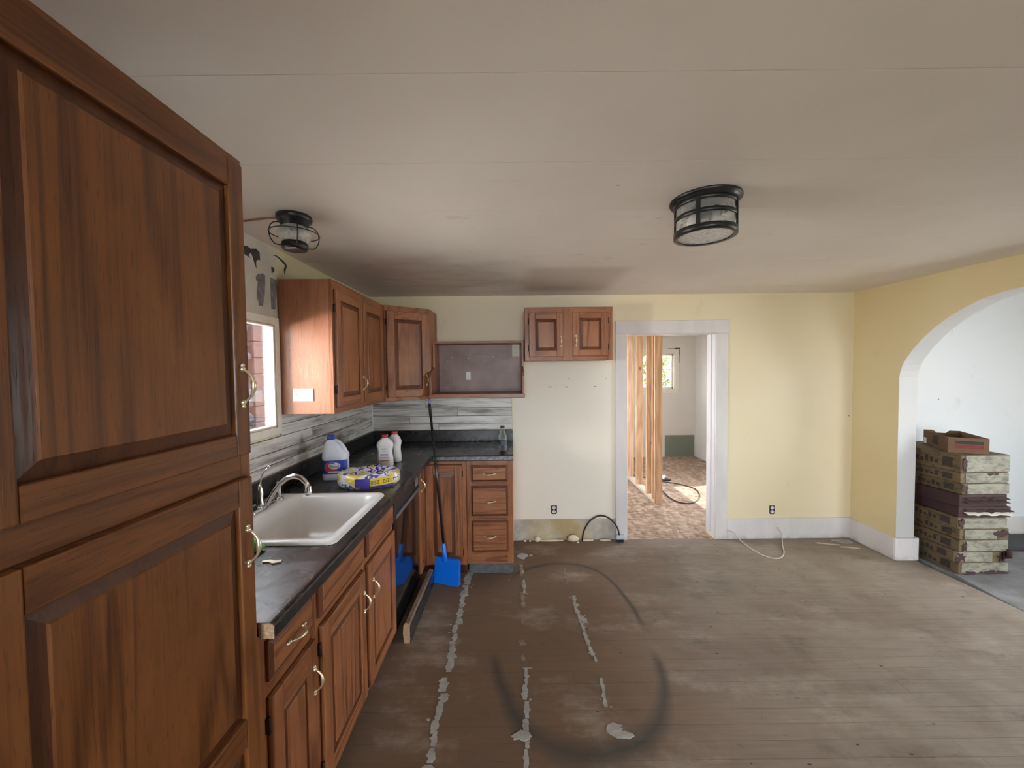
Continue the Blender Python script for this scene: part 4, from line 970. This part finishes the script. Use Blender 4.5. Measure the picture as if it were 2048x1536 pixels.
def arcstrip(a0_, a1_, z0, z1, mat, name, t0=0.002):
    m = MB(); n = 14
    l = [[(0.176*(1.0+t0/0.15)*math.cos(R(a0_+(a1_-a0_)*i/n)), 0.136*(1.0+t0/0.13)*math.sin(R(a0_+(a1_-a0_)*i/n)), z) for i in range(n+1)] for z in (z0, (z0+z1)/2, z1)]
    m.loft(l, 0, False, True, False); return m.build(name, mat, cl, local=True)
ly = arcstrip(-82, -38, 0.020, 0.062, YEL, 'yellow_label', 0.004)
arcstrip(-108, -82, 0.016, 0.062, PURP, 'violet_label', 0.004)
arcstrip(-100, -35, 0.006, 0.018, PURP, 'violet_band', 0.004)
for k, (ch, an) in enumerate(zip('12/2 250'[::-1], [-79, -73.5, -68, -63, -58.5, -53.5, -49, -44])):
    if ch == ' ': continue
    a = R(an); p = Vector((0.176*1.04*math.cos(a), 0.136*1.045*math.sin(a), 0.041)); nrm = Vector((math.cos(a)/0.176, math.sin(a)/0.136, 0)).normalized()
    text(ch, 0.030, ly, BLKPL, wm(cl) @ frame_mx(p, (-Vector((0, 0, 1)).cross(nrm)), nrm) , 'lettering') if False else text(ch, 0.032, ly, BLKPL, wm(cl) @ (frame_mx(p, Vector((0, 0, 1)).cross(nrm), nrm) @ Matrix.Rotation(math.pi, 4, 'Z')), 'lettering')

# soda bottle
sb = thing('soda_bottle', 'small clear glass bottle of dark soda with black cap on the back counter', 'bottle', (-0.080, 3.165, CT+0.001))
m = MB(); m.lathe([(0.028, 0.0), (0.033, 0.004), (0.0335, 0.06), (0.031, 0.085), (0.034, 0.105), (0.030, 0.125), (0.018, 0.158), (0.0135, 0.178), (0.0135, 0.186)], (0, 0, 0), 20); m.build('glass', BOTG, sb, local=True)
m = MB(); m.lathe([(0.026, 0.003), (0.0305, 0.008), (0.031, 0.06), (0.0285, 0.084), (0.029, 0.092)], (0, 0, 0), 18); m.build('soda', COLA, sb, local=True)
m = MB(); m.lathe([(0.0165, 0.0), (0.0175, 0.003), (0.0175, 0.015), (0.015, 0.018)], (0, 0, 0.184), 16); m.build('cap', BLKPL, sb, local=True)
m = MB(); m.lathe([(0.0338, 0.050), (0.0338, 0.088)], (0, 0, 0), 20, 0, False); m.build('label', plain('dark_blue_label', (0.03, 0.05, 0.09), 0.4), sb, local=True)
tag(MB().ball((-0.955, 1.405, CT+0.0212), 0.020, 12, 0, 1.5, 0.9, 1.0).ball((-0.93, 1.412, CT+0.0135), 0.012, 10, 0, 1.2, 1.2, 1.0).build('scrubber', GREENP), 'bright green plastic scrubber beside the sink, half behind the pantry', 'scrubber')
k_ = MB(); k_.prism([(-0.868, 1.322), (-0.845, 1.330), (-0.822, 1.324), (-0.804, 1.330), (-0.800, 1.315), (-0.822, 1.304), (-0.842, 1.316), (-0.862, 1.314)], 2, CT+0.0003, CT+0.005)
tag(k_.build('metal_scrap', plain('pale_brass_scrap', (0.66, 0.62, 0.52), 0.3, 0.6)), 'small pale metal scrap lying on the counter before the sink', 'scrap')

# ================================================================== DUSTPAN AND STRIP
dp = thing('dustpan', 'bright blue long handled dustpan leaning on the corner counter edge', 'dustpan', (-0.508, 2.898, 0.0), (0, 0, R(-20)))
m = MB(); W2 = 0.108
outer = lambda t, z, y_: [(-W2*t, y_, z), (W2*t, y_, z)]
# front plate (rounded top), built from outline, then side and top walls folding back
ol = [(-0.104, 0.0), (0.108, 0.0), (0.104, 0.150)]+[(0.104-0.020+0.020*math.cos(R(a)), 0.165+0.022*math.sin(R(a))) for a in range(0, 91, 15)]+[(-0.104+0.024+0.020*math.cos(R(a)), 0.165+0.022*math.sin(R(a))) for a in range(90, 181, 15)]+[(-0.100, 0.150)]
def pp(x, z, back): # plate leans back with height; back = depth offset
    return (x, -0.022+0.028*z/0.19+back, z+0.002)
lf = [pp(x, z, 0) for x, z in ol]; lb_ = [pp(x*0.94, z*0.96, 0.040+0.008*(1-z/0.19)) for x, z in ol]; li = [pp(x*0.90, max(0.0, z*0.93), 0.040+0.008*(1-z/0.19)) for x, z in ol]; lf2 = [pp(x*0.96, max(0.0, z*0.965), 0.004) for x, z in ol]
m.loft([lf2, lf], 0, False, False) if False else None
n = len(ol)
m.add(lf, [list(range(n))], 0, False)
for A_, B_ in ((lf, lb_), (lb_, li), (li, lf2)):
    for i in range(1, n):
        j = (i+1) % n; m.add([A_[i], A_[j], B_[j], B_[i]], [(0, 1, 2, 3)], 0, True)
m.add(lf2, [list(range(n))[::-1]], 0, False)
m.add([lf[0], lf[1], lf2[1], lf2[0]], [(0, 1, 2, 3)], 0)
m.build('pan', BLUEP, dp, local=True)
hb_ = Vector((-0.520, 2.905, 0.180)); ht = Vector((-0.630, 2.965, 1.362)); dirn = (ht-hb_).normalized()
m = MB(); m.tube([hb_-dirn*0.01, hb_+dirn*0.03, hb_+dirn*0.12, hb_+dirn*0.125], [0.024, 0.017, 0.0145, 0.012], 12); m.build('socket', BLUEP, dp)
HD = plain('dark_steel_pole', (0.05, 0.05, 0.055), 0.25, 0.7)
m = MB(); m.tube([hb_+dirn*0.10, ht-dirn*0.10], 0.0095, 12); m.build('pole', HD, dp)
m = MB(); m.tube([ht-dirn*0.10, ht-dirn*0.02, ht], [0.012, 0.011, 0.008], 10); m.build('grip', BLKPL, dp)
m = MB(); m.tube([ht+dirn*0.016+Vector((math.cos(2*math.pi*i/12)*0.008, 0, math.sin(2*math.pi*i/12)*0.018)) for i in range(12)], 0.003, 6, 0, False, True); m.build('hang_loop', DKBLUE, dp)

ks = thing('laminate_offcut', 'long black laminate offcut with raw wood edge lying by the dishwasher', 'offcut', (-0.630, 2.575, 0), (0, 0, R(-1.0)))
m = MB(); prof = [(-0.018, 0.0), (0.017, 0.0), (0.019, 0.02), (0.019, 0.105), (0.012, 0.118), (-0.010, 0.122), (-0.020, 0.108), (-0.023, 0.06)]
m.prism(prof, 1, -0.322, 0.310, 0); m.build('core', plain('dirty_offcut_core', (0.16, 0.11, 0.075), 0.85, var=0.3), ks, local=True)
m = MB(); m.prism(prof, 1, -0.325, -0.3222, 0); m.build('raw_end', CHIP, ks, local=True)
m = MB(); m.box(0.0192, 0.0212, -0.326, 0.310, 0.001, 0.106); m.build('laminate_face', LAM, ks, local=True)

# ================================================================== LAMPS
# cage lantern
lt = thing('cage_lantern', 'small black caged ceiling lantern with round seeded glass globe', 'ceiling light', (-0.957, 1.750, H))
m = MB(); m.lathe([(0.072, 0.0), (0.073, -0.012), (0.070, -0.022), (0.058, -0.028), (0.055, -0.045), (0.045, -0.048)], (0, 0, 0), 28); m.build('canopy', BLKM, lt, local=True)
m = MB(); m.lathe([(0.042, -0.042), (0.058, -0.053), (0.068, -0.072), (0.068, -0.088), (0.060, -0.106), (0.046, -0.118)], (0, 0, 0), 28); m.build('globe', GLOBE, lt, local=True)
m = MB(); m.lathe([(0.050, -0.116), (0.054, -0.122), (0.054, -0.138), (0.048, -0.148), (0.02, -0.150)], (0, 0, 0), 24); m.build('bottom_cap', BLKM, lt, local=True)
m = MB(); m.lathe([(0.004, -0.058), (0.014, -0.064), (0.020, -0.082), (0.016, -0.10), (0.006, -0.108)], (0, 0, 0), 14); m.build('bulb', PANEL_W, lt, local=True)
m = MB(); m.tube([(0.100*math.cos(R(a)), 0.100*math.sin(R(a)), -0.078) for a in range(0, 360, 12)], 0.0024, 6, 0, False, True); m.build('ring', BLKM, lt, local=True)
for k in range(4):
    a = R(35+90*k); c, s_ = math.cos(a), math.sin(a)
    pts = [(0.055, -0.036), (0.076, -0.038), (0.091, -0.052), (0.0975, -0.075), (0.096, -0.100), (0.086, -0.122), (0.072, -0.133), (0.052, -0.133)]
    m = MB(); m.tube(smooth_pts([(r*c, r*s_, z) for r, z in pts], 2), 0.0024, 6); m.build('cage_wire', BLKM, lt, local=True)
MB().box(-0.012, 0.03, -0.0475, -0.035, -0.1502, -0.1495).build('sticker', WHITEP, lt, local=True)
# supply cable along the ceiling
tag(MB().tube([(-1.30, 1.800, H-0.004), (-1.24, 1.797, H-0.004), (-1.16, 1.775, H-0.005), (-1.09, 1.760, H-0.004), (-1.028, 1.752, H-0.005)], 0.004, 6).build('lamp_cable', PVC), 'brown cable running over the ceiling to the caged lantern', 'cable')
# drum light
dl = thing('drum_light', 'large black drum ceiling light with banded frame and frosted glass bottom', 'ceiling light', (0.803, 1.625, H))
m = MB(); m.lathe([(0.136, 0.0), (0.137, -0.006), (0.133, -0.012), (0.126, -0.014), (0.126, -0.020), (0.118, -0.022)], (0, 0, 0), 40); m.build('flange', BLKM, dl, local=True)
def band(z0, z1, r0=0.118, r1=0.113, nm='band'):
    m = MB(); loops = [[(r*math.cos(2*math.pi*i/40), r*math.sin(2*math.pi*i/40), z) for i in range(40)] for r, z in ((r1, z0), (r0, z0), (r0, z1), (r1, z1), (r1, z0))]; m.loft(loops, 0, False, True)
    return m.build(nm, BLKM, dl, 0.0, True)
band(-0.036, -0.018); band(-0.086, -0.070); band(-0.152, -0.128, 0.120, 0.105, 'bottom_ring')
for k in range(4):
    a = R(52+90*k); mx = Matrix.Rotation(a, 4, 'Z'); m = MB(mx); m.box(0.1135, 0.1200, -0.008, 0.008, -0.13, -0.02); m.build('upright', BLKM, dl, 0, True)
m = MB(); m.lathe([(0.110, -0.022), (0.110, -0.138)], (0, 0, 0), 40, 0, False); m.build('glass_drum', DRUMG, dl, local=True)
m = MB(); m.lathe([(0.107, -0.144), (0.107, -0.147)], (0, 0, 0), 40); m.build('glass_bottom', FROST, dl, local=True)
for s_ in (-1, 1):
    m = MB(); m.lathe([(0.012, -0.020), (0.013, -0.050)], (s_*0.045, 0.0, 0), 12); bsk = m.build('lamp_socket', BLKPL, dl, local=True)
    m = MB(); m.lathe([(0.012, -0.050), (0.026, -0.075), (0.029, -0.095), (0.022, -0.113), (0.006, -0.120)], (s_*0.045, 0.0, 0), 14); m.build('bulb', WHITEP, dl, local=True)

# ================================================================== WALL EDGE THINGS
jb = thing('junction_box', 'small grey electrical box standing on the floor against the door casing', 'electrical box', (0.990, 3.580, 0))
MB().box(0.955, 1.035, 3.555, 3.600, 0.030, 0.066).build('box', plain('pale_blue_grey_box', (0.52, 0.58, 0.62), 0.4), jb, 0.003)
MB().box(0.965, 1.025, 3.560, 3.597, 0.0, 0.030).build('base', BLKPL, jb, 0.003)
tag(MB().tube(smooth_pts([(0.645, 3.598, 0.004), (0.652, 3.597, 0.06), (0.672, 3.596, 0.125), (0.715, 3.596, 0.190), (0.77, 3.596, 0.230), (0.825, 3.596, 0.243), (0.885, 3.594, 0.226), (0.94, 3.590, 0.180), (0.975, 3.585, 0.125), (0.988, 3.580, 0.064)], 3), 0.0075, 8).build('power_cable', BLKPL), 'thick black cable arching from the floor to the grey box', 'cable')
tag(MB().tube(smooth_pts([(2.00, 3.600, 0.095), (2.05, 3.600, 0.083), (2.085, 3.595, 0.050), (2.105, 3.560, 0.012), (2.110, 3.43, 0.004), (2.130, 3.30, 0.004), (2.185, 3.225, 0.004), (2.26, 3.235, 0.004), (2.345, 3.32, 0.004), (2.43, 3.46, 0.004), (2.505, 3.575, 0.012), (2.515, 3.598, 0.06), (2.480, 3.602, 0.108)], 4), 0.0045, 8).build('loop_cable', plain('off_white_cable', (0.62, 0.58, 0.50), 0.45)), 'thin off white cable looping from the baseboard over the floor', 'cable')
def lump(name, label, cat, c, s3, mat, seed, group=None):
    m = MB(); vs = []; seg, ring = 9, 6
    for i in range(ring+1):
        for j in range(seg):
            th, ph = math.pi*i/ring, 2*math.pi*j/seg; d = Vector((math.sin(th)*math.cos(ph), math.sin(th)*math.sin(ph), math.cos(th)))
            r = 1+0.35*mnoise.noise(d*1.7+Vector((seed, seed*2.3, 0))); z = c[2]+d.z*s3[2]*r
            vs.append((c[0]+d.x*s3[0]*r, c[1]+d.y*s3[1]*r, max(z, c[2]-s3[2]*0.8)))
    fs = [(i*seg+j, i*seg+(j+1) % seg, (i+1)*seg+(j+1) % seg, (i+1)*seg+j) for i in range(ring) for j in range(seg)]
    m.add(vs, fs, 0, True); return tag(m.build(name, mat), label, cat, group)
lump('foam_chunk', 'squarish cream foam chunk at the foot of the bare plaster strip', 'debris', (0.555, 3.598, 0.030), (0.055, 0.022, 0.036), FOAM, 3)
lump('foam_chunk', 'pointed cream foam lump left along the bare plaster strip', 'debris', (0.225, 3.600, 0.024), (0.035, 0.018, 0.030), FOAM, 8)
for i, (x, w2, wh) in enumerate([(0.34, 0.125, 'long one below the outlet'), (0.69, 0.07, 'just right of the black cable foot'), (0.86, 0.06, 'close to the grey box'), (0.11, 0.014, 'tiny one nearest the drawer cabinet'), (0.155, 0.010, 'tiny one second from the drawer cabinet')]):
    lump('foam_seam', f'cream foam bead under the bare plaster, {wh}', 'debris', (x, 3.606, 0.007), (w2, 0.014, 0.010), FOAM, 11+i, 'foam beads along the plaster strip')
lump('foam_crumb', 'small cream crumb beside the black cable on the floor', 'debris', (0.600, 3.565, 0.005), (0.014, 0.012, 0.007), FOAM, 31)
def flat_piece(name, label, cat, pts, h, mat, group=None):
    m = MB(); m.prism(pts, 2, 0.0004, h); return tag(m.build(name, mat), label, cat, group)
def blob(cx, cy_, rx, ry, seed, n=14, jag=0.35):
    return [(cx+rx*math.cos(2*math.pi*i/n)*(1+jag*mnoise.noise(Vector((i*1.7, seed, 0)))), cy_+ry*math.sin(2*math.pi*i/n)*(1+jag*mnoise.noise(Vector((i*1.9, seed+9, 0))))) for i in range(n)]
flat_piece('paint_flake', 'large pale grey flake on the floor right of the drawer cabinet', 'debris', blob(0.075, 3.31, 0.046, 0.050, 2, 13, 0.9), 0.003, plain('pale_flake', (0.50, 0.50, 0.50), 0.8))
flat_piece('paint_flake', 'small pale flake beside the larger grey flake', 'debris', blob(0.150, 3.325, 0.016, 0.014, 5, 9, 0.9), 0.003, plain('pale_flake2', (0.52, 0.52, 0.50), 0.8))
flat_piece('wood_splinter', 'left pale wood splinter on the floor near the right wall corner', 'splinter', [(2.77, 3.50), (2.78, 3.515), (2.95, 3.462), (2.945, 3.452)], 0.008, plain('pale_splinter', (0.48, 0.40, 0.30), 0.8))
flat_piece('wood_splinter', 'right pale wood splinter pointing at the right wall', 'splinter', [(2.92, 3.42), (2.925, 3.435), (3.07, 3.395), (3.065, 3.385)], 0.008, plain('pale_splinter2', (0.46, 0.37, 0.28), 0.8))
flat_piece('tile_shard', 'grey white shard lying in the right wall corner', 'shard', [(2.95, 3.56), (3.06, 3.585), (3.12, 3.56), (3.10, 3.50), (3.02, 3.49)], 0.008, CONC)
# thinset residue lines (uncountable smears) belong to the floor
def residue(x_of, y0, y1, width, seed, mat, breaks, dens=1.0):
    m = MB(); y_ = y0; rnd = random.Random(seed); q = 0; base = 0.0016+0.0003*(seed % 5)
    while y_ < y1:
        L = rnd.uniform(0.025, 0.10); ye = min(y_+L, y1); q += 1
        if not any(a < (y_+ye)/2 < b for a, b in breaks) and rnd.random() < dens:
            n = 9; wv = width*rnd.uniform(0.55, 1.15); off = rnd.uniform(-0.18, 0.18)*width; pts = []
            for sgn in (1, -1):
                rng = range(n) if sgn == 1 else range(n-1, -1, -1)
                for i in range(n):
                    t = i/(n-1) if sgn == 1 else 1-i/(n-1); yy = y_+(ye-y_)*t
                    end = 0.55+0.45*math.sin(math.pi*min(max(t, 0.08), 0.92))
                    k = 1+0.9*mnoise.noise(Vector((seed+sgn*5, yy*70, 1)))+0.5*mnoise.noise(Vector((seed, yy*190, 3+sgn)))
                    pts.append((x_of(yy)+off+sgn*wv/2*end*max(k, 0.15), yy))
            m.prism(pts, 2, -0.0016, base+0.00015*(q % 2))
            if rnd.random() < 0.35:
                cx = x_of(y_)+rnd.choice((-1, 1))*width*rnd.uniform(0.6, 1.0); r = rnd.uniform(0.003, 0.009); m.prism(blob(cx, y_, r, r*0.7, q, 8, 0.8), 2, -0.0016, base+0.0006)
        y_ = ye+rnd.choice([0.0, 0.0, 0.004, 0.010])
    o = m.build('mortar_residue', mat, fl); o['kind'] = 'stuff'; return o
residue(lambda y_: -0.352+0.012*math.sin(y_*2.1), 1.50, 3.10, 0.050, 1, MORT, [(1.955, 2.02), (1.80, 1.84)])
residue(lambda y_: 0.058+0.010*math.sin(y_*3), 1.50, 2.05, 0.034, 2, MORT, [])
residue(lambda y_: 0.055+0.010*math.sin(y_*5), 2.1, 3.20, 0.030, 3, MORT2, [], 0.75)
residue(lambda y_: 0.062+0.012*math.sin(y_*5), 2.75, 3.16, 0.022, 9, MORT, [], 0.8)
residue(lambda y_: 0.435+0.012*math.sin(y_*7)+0.02*max(0, y_-2.6), 1.80, 2.62, 0.026, 4, MORT, [(1.99, 2.07), (2.2, 2.22)], 0.9)
residue(lambda y_: 0.440+0.02*math.sin(y_*9), 2.42, 2.72, 0.040, 5, MORT, [], 0.8)
residue(lambda y_: 0.425+0.03*math.sin(y_*8), 2.75, 3.15, 0.018, 6, MORT2, [], 0.6)
for (cx, cy_, rx, ry, sd) in ((0.445, 1.685, 0.036, 0.030, 3), (0.478, 1.655, 0.040, 0.016, 6), (0.03, 1.655, 0.040, 0.026, 12)):
    m = MB(); m.prism(blob(cx, cy_, rx, ry, sd, 22, 1.0), 2, -0.0006, 0.0040+0.0003*sd/3); o = m.build('mortar_residue', MORT, fl); o['kind'] = 'stuff'

# ================================================================== CARTON STACK
hs = [0.095, 0.083, 0.093, 0.083, 0.090, 0.083, 0.095, 0.087, 0.083, 0.135]
tot = sum(hs); z = 0.0015; ords = ['bottom', 'second from the bottom', 'third from the bottom', 'fourth from the bottom', 'fifth from the bottom', 'fifth from the top', 'fourth from the top', 'third from the top', 'second from the top', 'topmost']
looks = ['with frayed white edge', 'with its torn right corner', 'plain white ended', 'with dark print and torn right side', 'white ended', 'dark brown and torn', 'dark brown with torn paper flaps', 'white ended', 'white ended with small holes', 'tall white ended']
random.seed(12)
for i, h_ in enumerate(hs):
    h_ = h_*0.925/tot
    jx, jr = random.uniform(-0.018, 0.018), random.uniform(-2.4, 2.4)
    if i == 0: jx = 0.0
    t = thing('flooring_carton', f'carton {looks[i]}, {ords[i]} in the arch stack', 'carton', (3.612+jx, 3.24, z), (0, 0, R(jr)), 'cartons stacked beyond the arch')
    w2 = 0.190+random.uniform(-0.006, 0.006); dark = i in (5, 6)
    m = MB(); m.box(-w2, w2, -0.295, 0.295, 0.0008, h_-0.001); m.build('sleeve', CARDD if dark else CARDB, t, 0.004, local=True)
    if not dark:
        m = MB(); n = 12; a_ = -w2+0.035 if i > 1 else -w2+0.02; b_ = w2-0.002 if i not in (1, 3) else w2-0.10
        pts = [(a_+(b_-a_)*k/n, 0.004+0.006*abs(mnoise.noise(Vector((k*1.3, i, 0)))) if i else 0.012+0.03*abs(mnoise.noise(Vector((k*2.3, i, 0))))) for k in range(n+1)]+[(b_-(b_-a_)*k/n, h_-0.006) for k in range(n+1)]
        m.prism(pts, 1, -0.2995, -0.2952); m.build('end_label', CARDW, t, local=True)
        rt = random.Random(i*5+2)
        for cx_, rx_ in {0: [(-0.10, 0.05), (0.05, 0.06), (0.13, 0.05)], 1: [(-0.15, 0.03), (0.16, 0.03)], 2: [(-0.15, 0.02)], 3: [(0.13, 0.055)], 4: [(-0.16, 0.02)], 7: [(-0.17, 0.022)], 8: [(0.04, 0.022), (0.09, 0.018)], 9: [(-0.165, 0.02)]}[i]:
            zc_ = {0: 0.012, 8: h_*0.85}.get(i, h_*0.5); rz_ = {0: 0.016, 8: 0.010}.get(i, h_*0.36)
            m = MB(); m.prism([(a, min(max(b, 0.002), h_-0.004)) for a, b in blob(cx_, zc_, rx_, rz_, i*3+cx_*10, 16, 1.1)], 1, -0.3012, -0.2990); m.build('torn_patch', CARDD, t, local=True)
    else:
        for q in range(2):
            m = MB(); n = 10; zz = h_*(0.5+0.3*q); pts = []; vs = []
            for k in range(n+1):
                X = -w2*0.8+1.7*w2*k/n; dz = 0.02*mnoise.noise(Vector((k*0.9, i*3+q, 1)))
                vs += [(X, -0.296, zz+dz*0.3), (X+0.01, -0.325-0.02*abs(mnoise.noise(Vector((k, i, q)))), zz-0.014+dz)]
            m.add(vs, [(2*k, 2*k+1, 2*k+3, 2*k+2) for k in range(n)], 0, False); o = m.build('torn_flap', PAPER if q == 0 and i == 5 else CARDD, t, local=True)
            sol = o.modifiers.new('thick', 'SOLIDIFY'); sol.thickness = 0.002
    if not dark:
        MB().box(-w2-0.0008, -w2+0.001, -0.24, -0.17, h_*0.22, h_*0.78).build('printed_block', INK, t, local=True)
        m = MB()
        for q in range(5): m.box(-w2-0.0008, -w2+0.001, -0.14+q*0.035, -0.14+q*0.035+0.022, h_*0.30, h_*(0.5+0.22*((q*7+i) % 3)/2))
        m.build('printed_marks', INK, t, local=True)
    if i == 1:
        m = MB(); vs = []
        for k in range(7):
            a = R(-100+30*k); r = 0.055
            for dz in (0.0, 0.10): vs.append((w2-0.03+r*math.cos(a)*0.8, -0.315+0.02*math.sin(k), 0.02+dz*0.6+r*math.sin(a)*0.3+0.02))
        m.add(vs, [(2*k, 2*k+1, 2*k+3, 2*k+2) for k in range(6)], 0, True); o = m.build('torn_flap', CARDD, t, local=True); sol = o.modifiers.new('thick', 'SOLIDIFY'); sol.thickness = 0.002
    z += h_
# open tray on top
tr = thing('cardboard_tray', 'open brown cardboard tray with red print on top of the carton stack', 'cardboard box', (3.445, 3.055, z+0.0005), (0, 0, R(-27)))
TL, TW, TH = 0.40, 0.225, 0.125
m = MB(); m.box(0, TW, 0, TL, 0, 0.004); m.build('tray_bottom', CARDT, tr, local=True)
m = MB(); m.box(0, TW, 0, 0.004, 0.004, TH-0.005); m.build('end_wall', CARDT, tr, local=True)
m = MB(); m.prism([(0, 0.004), (TW, 0.004), (TW, TH), (TW*0.72, TH), (TW*0.62, TH-0.022), (TW*0.36, TH-0.022), (TW*0.26, TH), (0, TH)], 1, TL-0.004, TL); m.build('end_wall', CARDT, tr, local=True)
m = MB(); m.prism([(0.004, 0.004), (TL-0.004, 0.004), (TL-0.004, TH), (0.004, TH-0.005)], 0, 0, 0.004); m.build('side_wall', CARDT, tr, local=True)
m = MB(); m.prism([(0.004, 0.004), (TL-0.004, 0.004), (TL-0.004, TH), (0.004, TH-0.005)], 0, TW-0.004, TW); m.build('side_wall', CARDT, tr, local=True)
m = MB(); m.box(0.035, TW-0.030, -0.0006, 0.0005, 0.036, 0.066); m.build('red_print', REDINK, tr, local=True)
m = MB(); m.box(0.035, TW-0.030, -0.0006, 0.0005, 0.070, 0.094); m.build('dark_print', INK, tr, local=True)
m = MB(); m.box(-0.0006, 0.0005, 0.15, 0.24, 0.03, 0.10); m.build('printed_block', INK, tr, local=True)
m = MB(); m.box(-0.0006, 0.0005, 0.345, 0.392, 0.012, 0.06); m.build('paper_tag', WHITEP, tr, local=True)
# dark rolled mat by the parlour wall
rm = tag(MB().box(4.15, 5.1, 3.30, 3.58, 0.002, 0.035).build('floor_register', plain('charcoal_rubber', (0.035, 0.035, 0.038), 0.6), None, 0.012, seg=2), 'dark charcoal mat on the floor right of the cartons', 'mat')

# ================================================================== BEDROOM
sw_ = thing('stud_partition', 'unfinished partition of bare wooden studs seen through the doorway', 'stud wall', (1.735, 5.5, 0))
for y_ in (4.586, 4.665, 4.87, 5.27, 5.67, 6.07, 6.47, 6.87):
    MB().box(1.690+random.uniform(-0.002, 0.002), 1.779, y_, y_+0.038, 0.038 if y_ > 4.6 else 0.0, H-0.04).build('stud', LUMB, sw_, 0.002)
MB().box(1.690, 1.779, 4.626, 7.07, 0.0, 0.037).build('bottom_plate', plain('pale_plate_lumber', (0.60, 0.52, 0.42), 0.7), sw_, 0.002)
MB().box(1.690, 1.779, 4.586, 7.07, H-0.039, H-0.001).build('top_plate', LUMBY, sw_, 0.002)
tag(MB().tube(smooth_pts([(1.80, 5.9, 0.006), (1.95, 5.72, 0.006), (2.12, 5.50, 0.006), (2.30, 5.38, 0.006), (2.43, 5.15, 0.006), (2.36, 4.86, 0.006), (2.22, 4.66, 0.006), (2.08, 4.58, 0.006), (1.98, 4.66, 0.006), (1.95, 4.85, 0.006), (1.96, 5.05, 0.006), (1.90, 5.22, 0.006)], 4), 0.008, 8).build('extension_cord', plain('dark_brown_cord', (0.06, 0.04, 0.03), 0.5)), 'dark extension cord looping over the bedroom subfloor', 'cord')
sd = thing('sandal', 'dark flat sandal with pale strap lying on the bedroom subfloor', 'shoe', (2.16, 5.62, 0), (0, 0, R(-35)))
m = MB(); m.prism([(-0.13, -0.03), (-0.06, -0.045), (0.08, -0.045), (0.14, 0.0), (0.08, 0.045), (-0.06, 0.04), (-0.13, 0.03)], 2, 0.0, 0.022); m.build('sole', BLKPL, sd, 0.004, local=True)
m = MB(); m.loft([[(x, 0.048*math.cos(R(a)), 0.018+0.045*math.sin(R(a))) for a in range(0, 181, 20)] for x in (-0.01, 0.06)], 0, False, True, False); o = m.build('strap', PANEL_W, sd, local=True); sol = o.modifiers.new('thick', 'SOLIDIFY'); sol.thickness = 0.004
# ================================================================== OUTSIDE
og = MB().box(-25, 30, -25, 40, -0.35, -0.30).build('ground_outside', GRASS); struct(og)
bp = thing('brick_pillar', 'pale red brick pillar outside the kitchen window', 'pillar', (-3.05, 4.62, -0.3))
zz = -0.30; k = 0
while zz < 3.0:
    MB().box(-3.14, -2.98, 4.52, 4.70, zz+0.004, zz+0.186).build('brick', BRICKM, bp, 0.004); zz += 0.19; k += 1
MB().box(-3.135, -2.985, 4.525, 4.695, -0.3, zz-0.005).build('mortar_core', plain('pillar_mortar', (0.022, 0.018, 0.022), 1.0, spec=0.0), bp)
sp_ = thing('stone_pile', 'rough grey stones stacked against the brick pillar outside', 'stone pile', (-3.1, 4.42, -0.3))
zz = -0.30; random.seed(3)
while zz < 2.1:
    h_ = random.uniform(0.12, 0.2); c = Vector((-3.07+random.uniform(-0.02, 0.02), 4.44+random.uniform(-0.02, 0.015), zz+h_/2))
    m = MB(); vs = []; seg, ring = 8, 5
    for i in range(ring+1):
        for j in range(seg):
            th, ph = math.pi*i/ring, 2*math.pi*j/seg; d = Vector((math.sin(th)*math.cos(ph), math.sin(th)*math.sin(ph), math.cos(th))); r = 1+0.25*mnoise.noise(d*1.5+Vector((zz*9, 0, 0)))
            vs.append((c.x+d.x*0.09*r, c.y+d.y*0.075*r, c.z+d.z*h_*0.54*min(r, 1.05)))
    m.add(vs, [(i*seg+j, i*seg+(j+1) % seg, (i+1)*seg+(j+1) % seg, (i+1)*seg+j) for i in range(ring) for j in range(seg)]); m.build('stone', STONEM, sp_); zz += h_
def shrub(name, label, c, rad, n, leaf, seed, trunk=0.0):
    random.seed(seed); t = thing(name, label, 'shrub' if trunk == 0 else 'tree', (c[0], c[1], -0.3)); m = MB()
    for _ in range(n):
        d = Vector((random.gauss(0, 1), random.gauss(0, 1), random.gauss(0, 1))).normalized()*(random.random()**0.4)
        p = Vector(c)+Vector((d.x*rad[0], d.y*rad[1], d.z*rad[2])); u = Vector((random.gauss(0, 1), random.gauss(0, 1), random.gauss(0, 1))).normalized(); v = u.orthogonal().normalized(); L = leaf*random.uniform(0.6, 1.3)
        m.add([p-u*L, p+v*L*0.45, p+u*L, p-v*L*0.45], [(0, 1, 2, 3)])
    o = m.build('foliage', LEAF, t); o['kind'] = 'stuff'
    m = MB(); m.tube([(c[0], c[1], -0.3), (c[0]+0.03, c[1], c[2]-rad[2]*0.3), (c[0], c[1]+0.04, c[2]+rad[2]*0.4)], [0.05, 0.04, 0.02], 8); m.build('trunk', plain('bark', (0.12, 0.08, 0.05), 0.9), t)
shrub('shrub', 'light green shrub outside the kitchen window beside the stones', (-4.2, 5.6, 0.9), (0.55, 0.5, 1.2), 2500, 0.05, 5)
shrub('tree', 'leafy tree outside the bedroom window', (4.2, 14.5, 1.4), (2.2, 1.6, 1.7), 2600, 0.11, 6, 1.0)
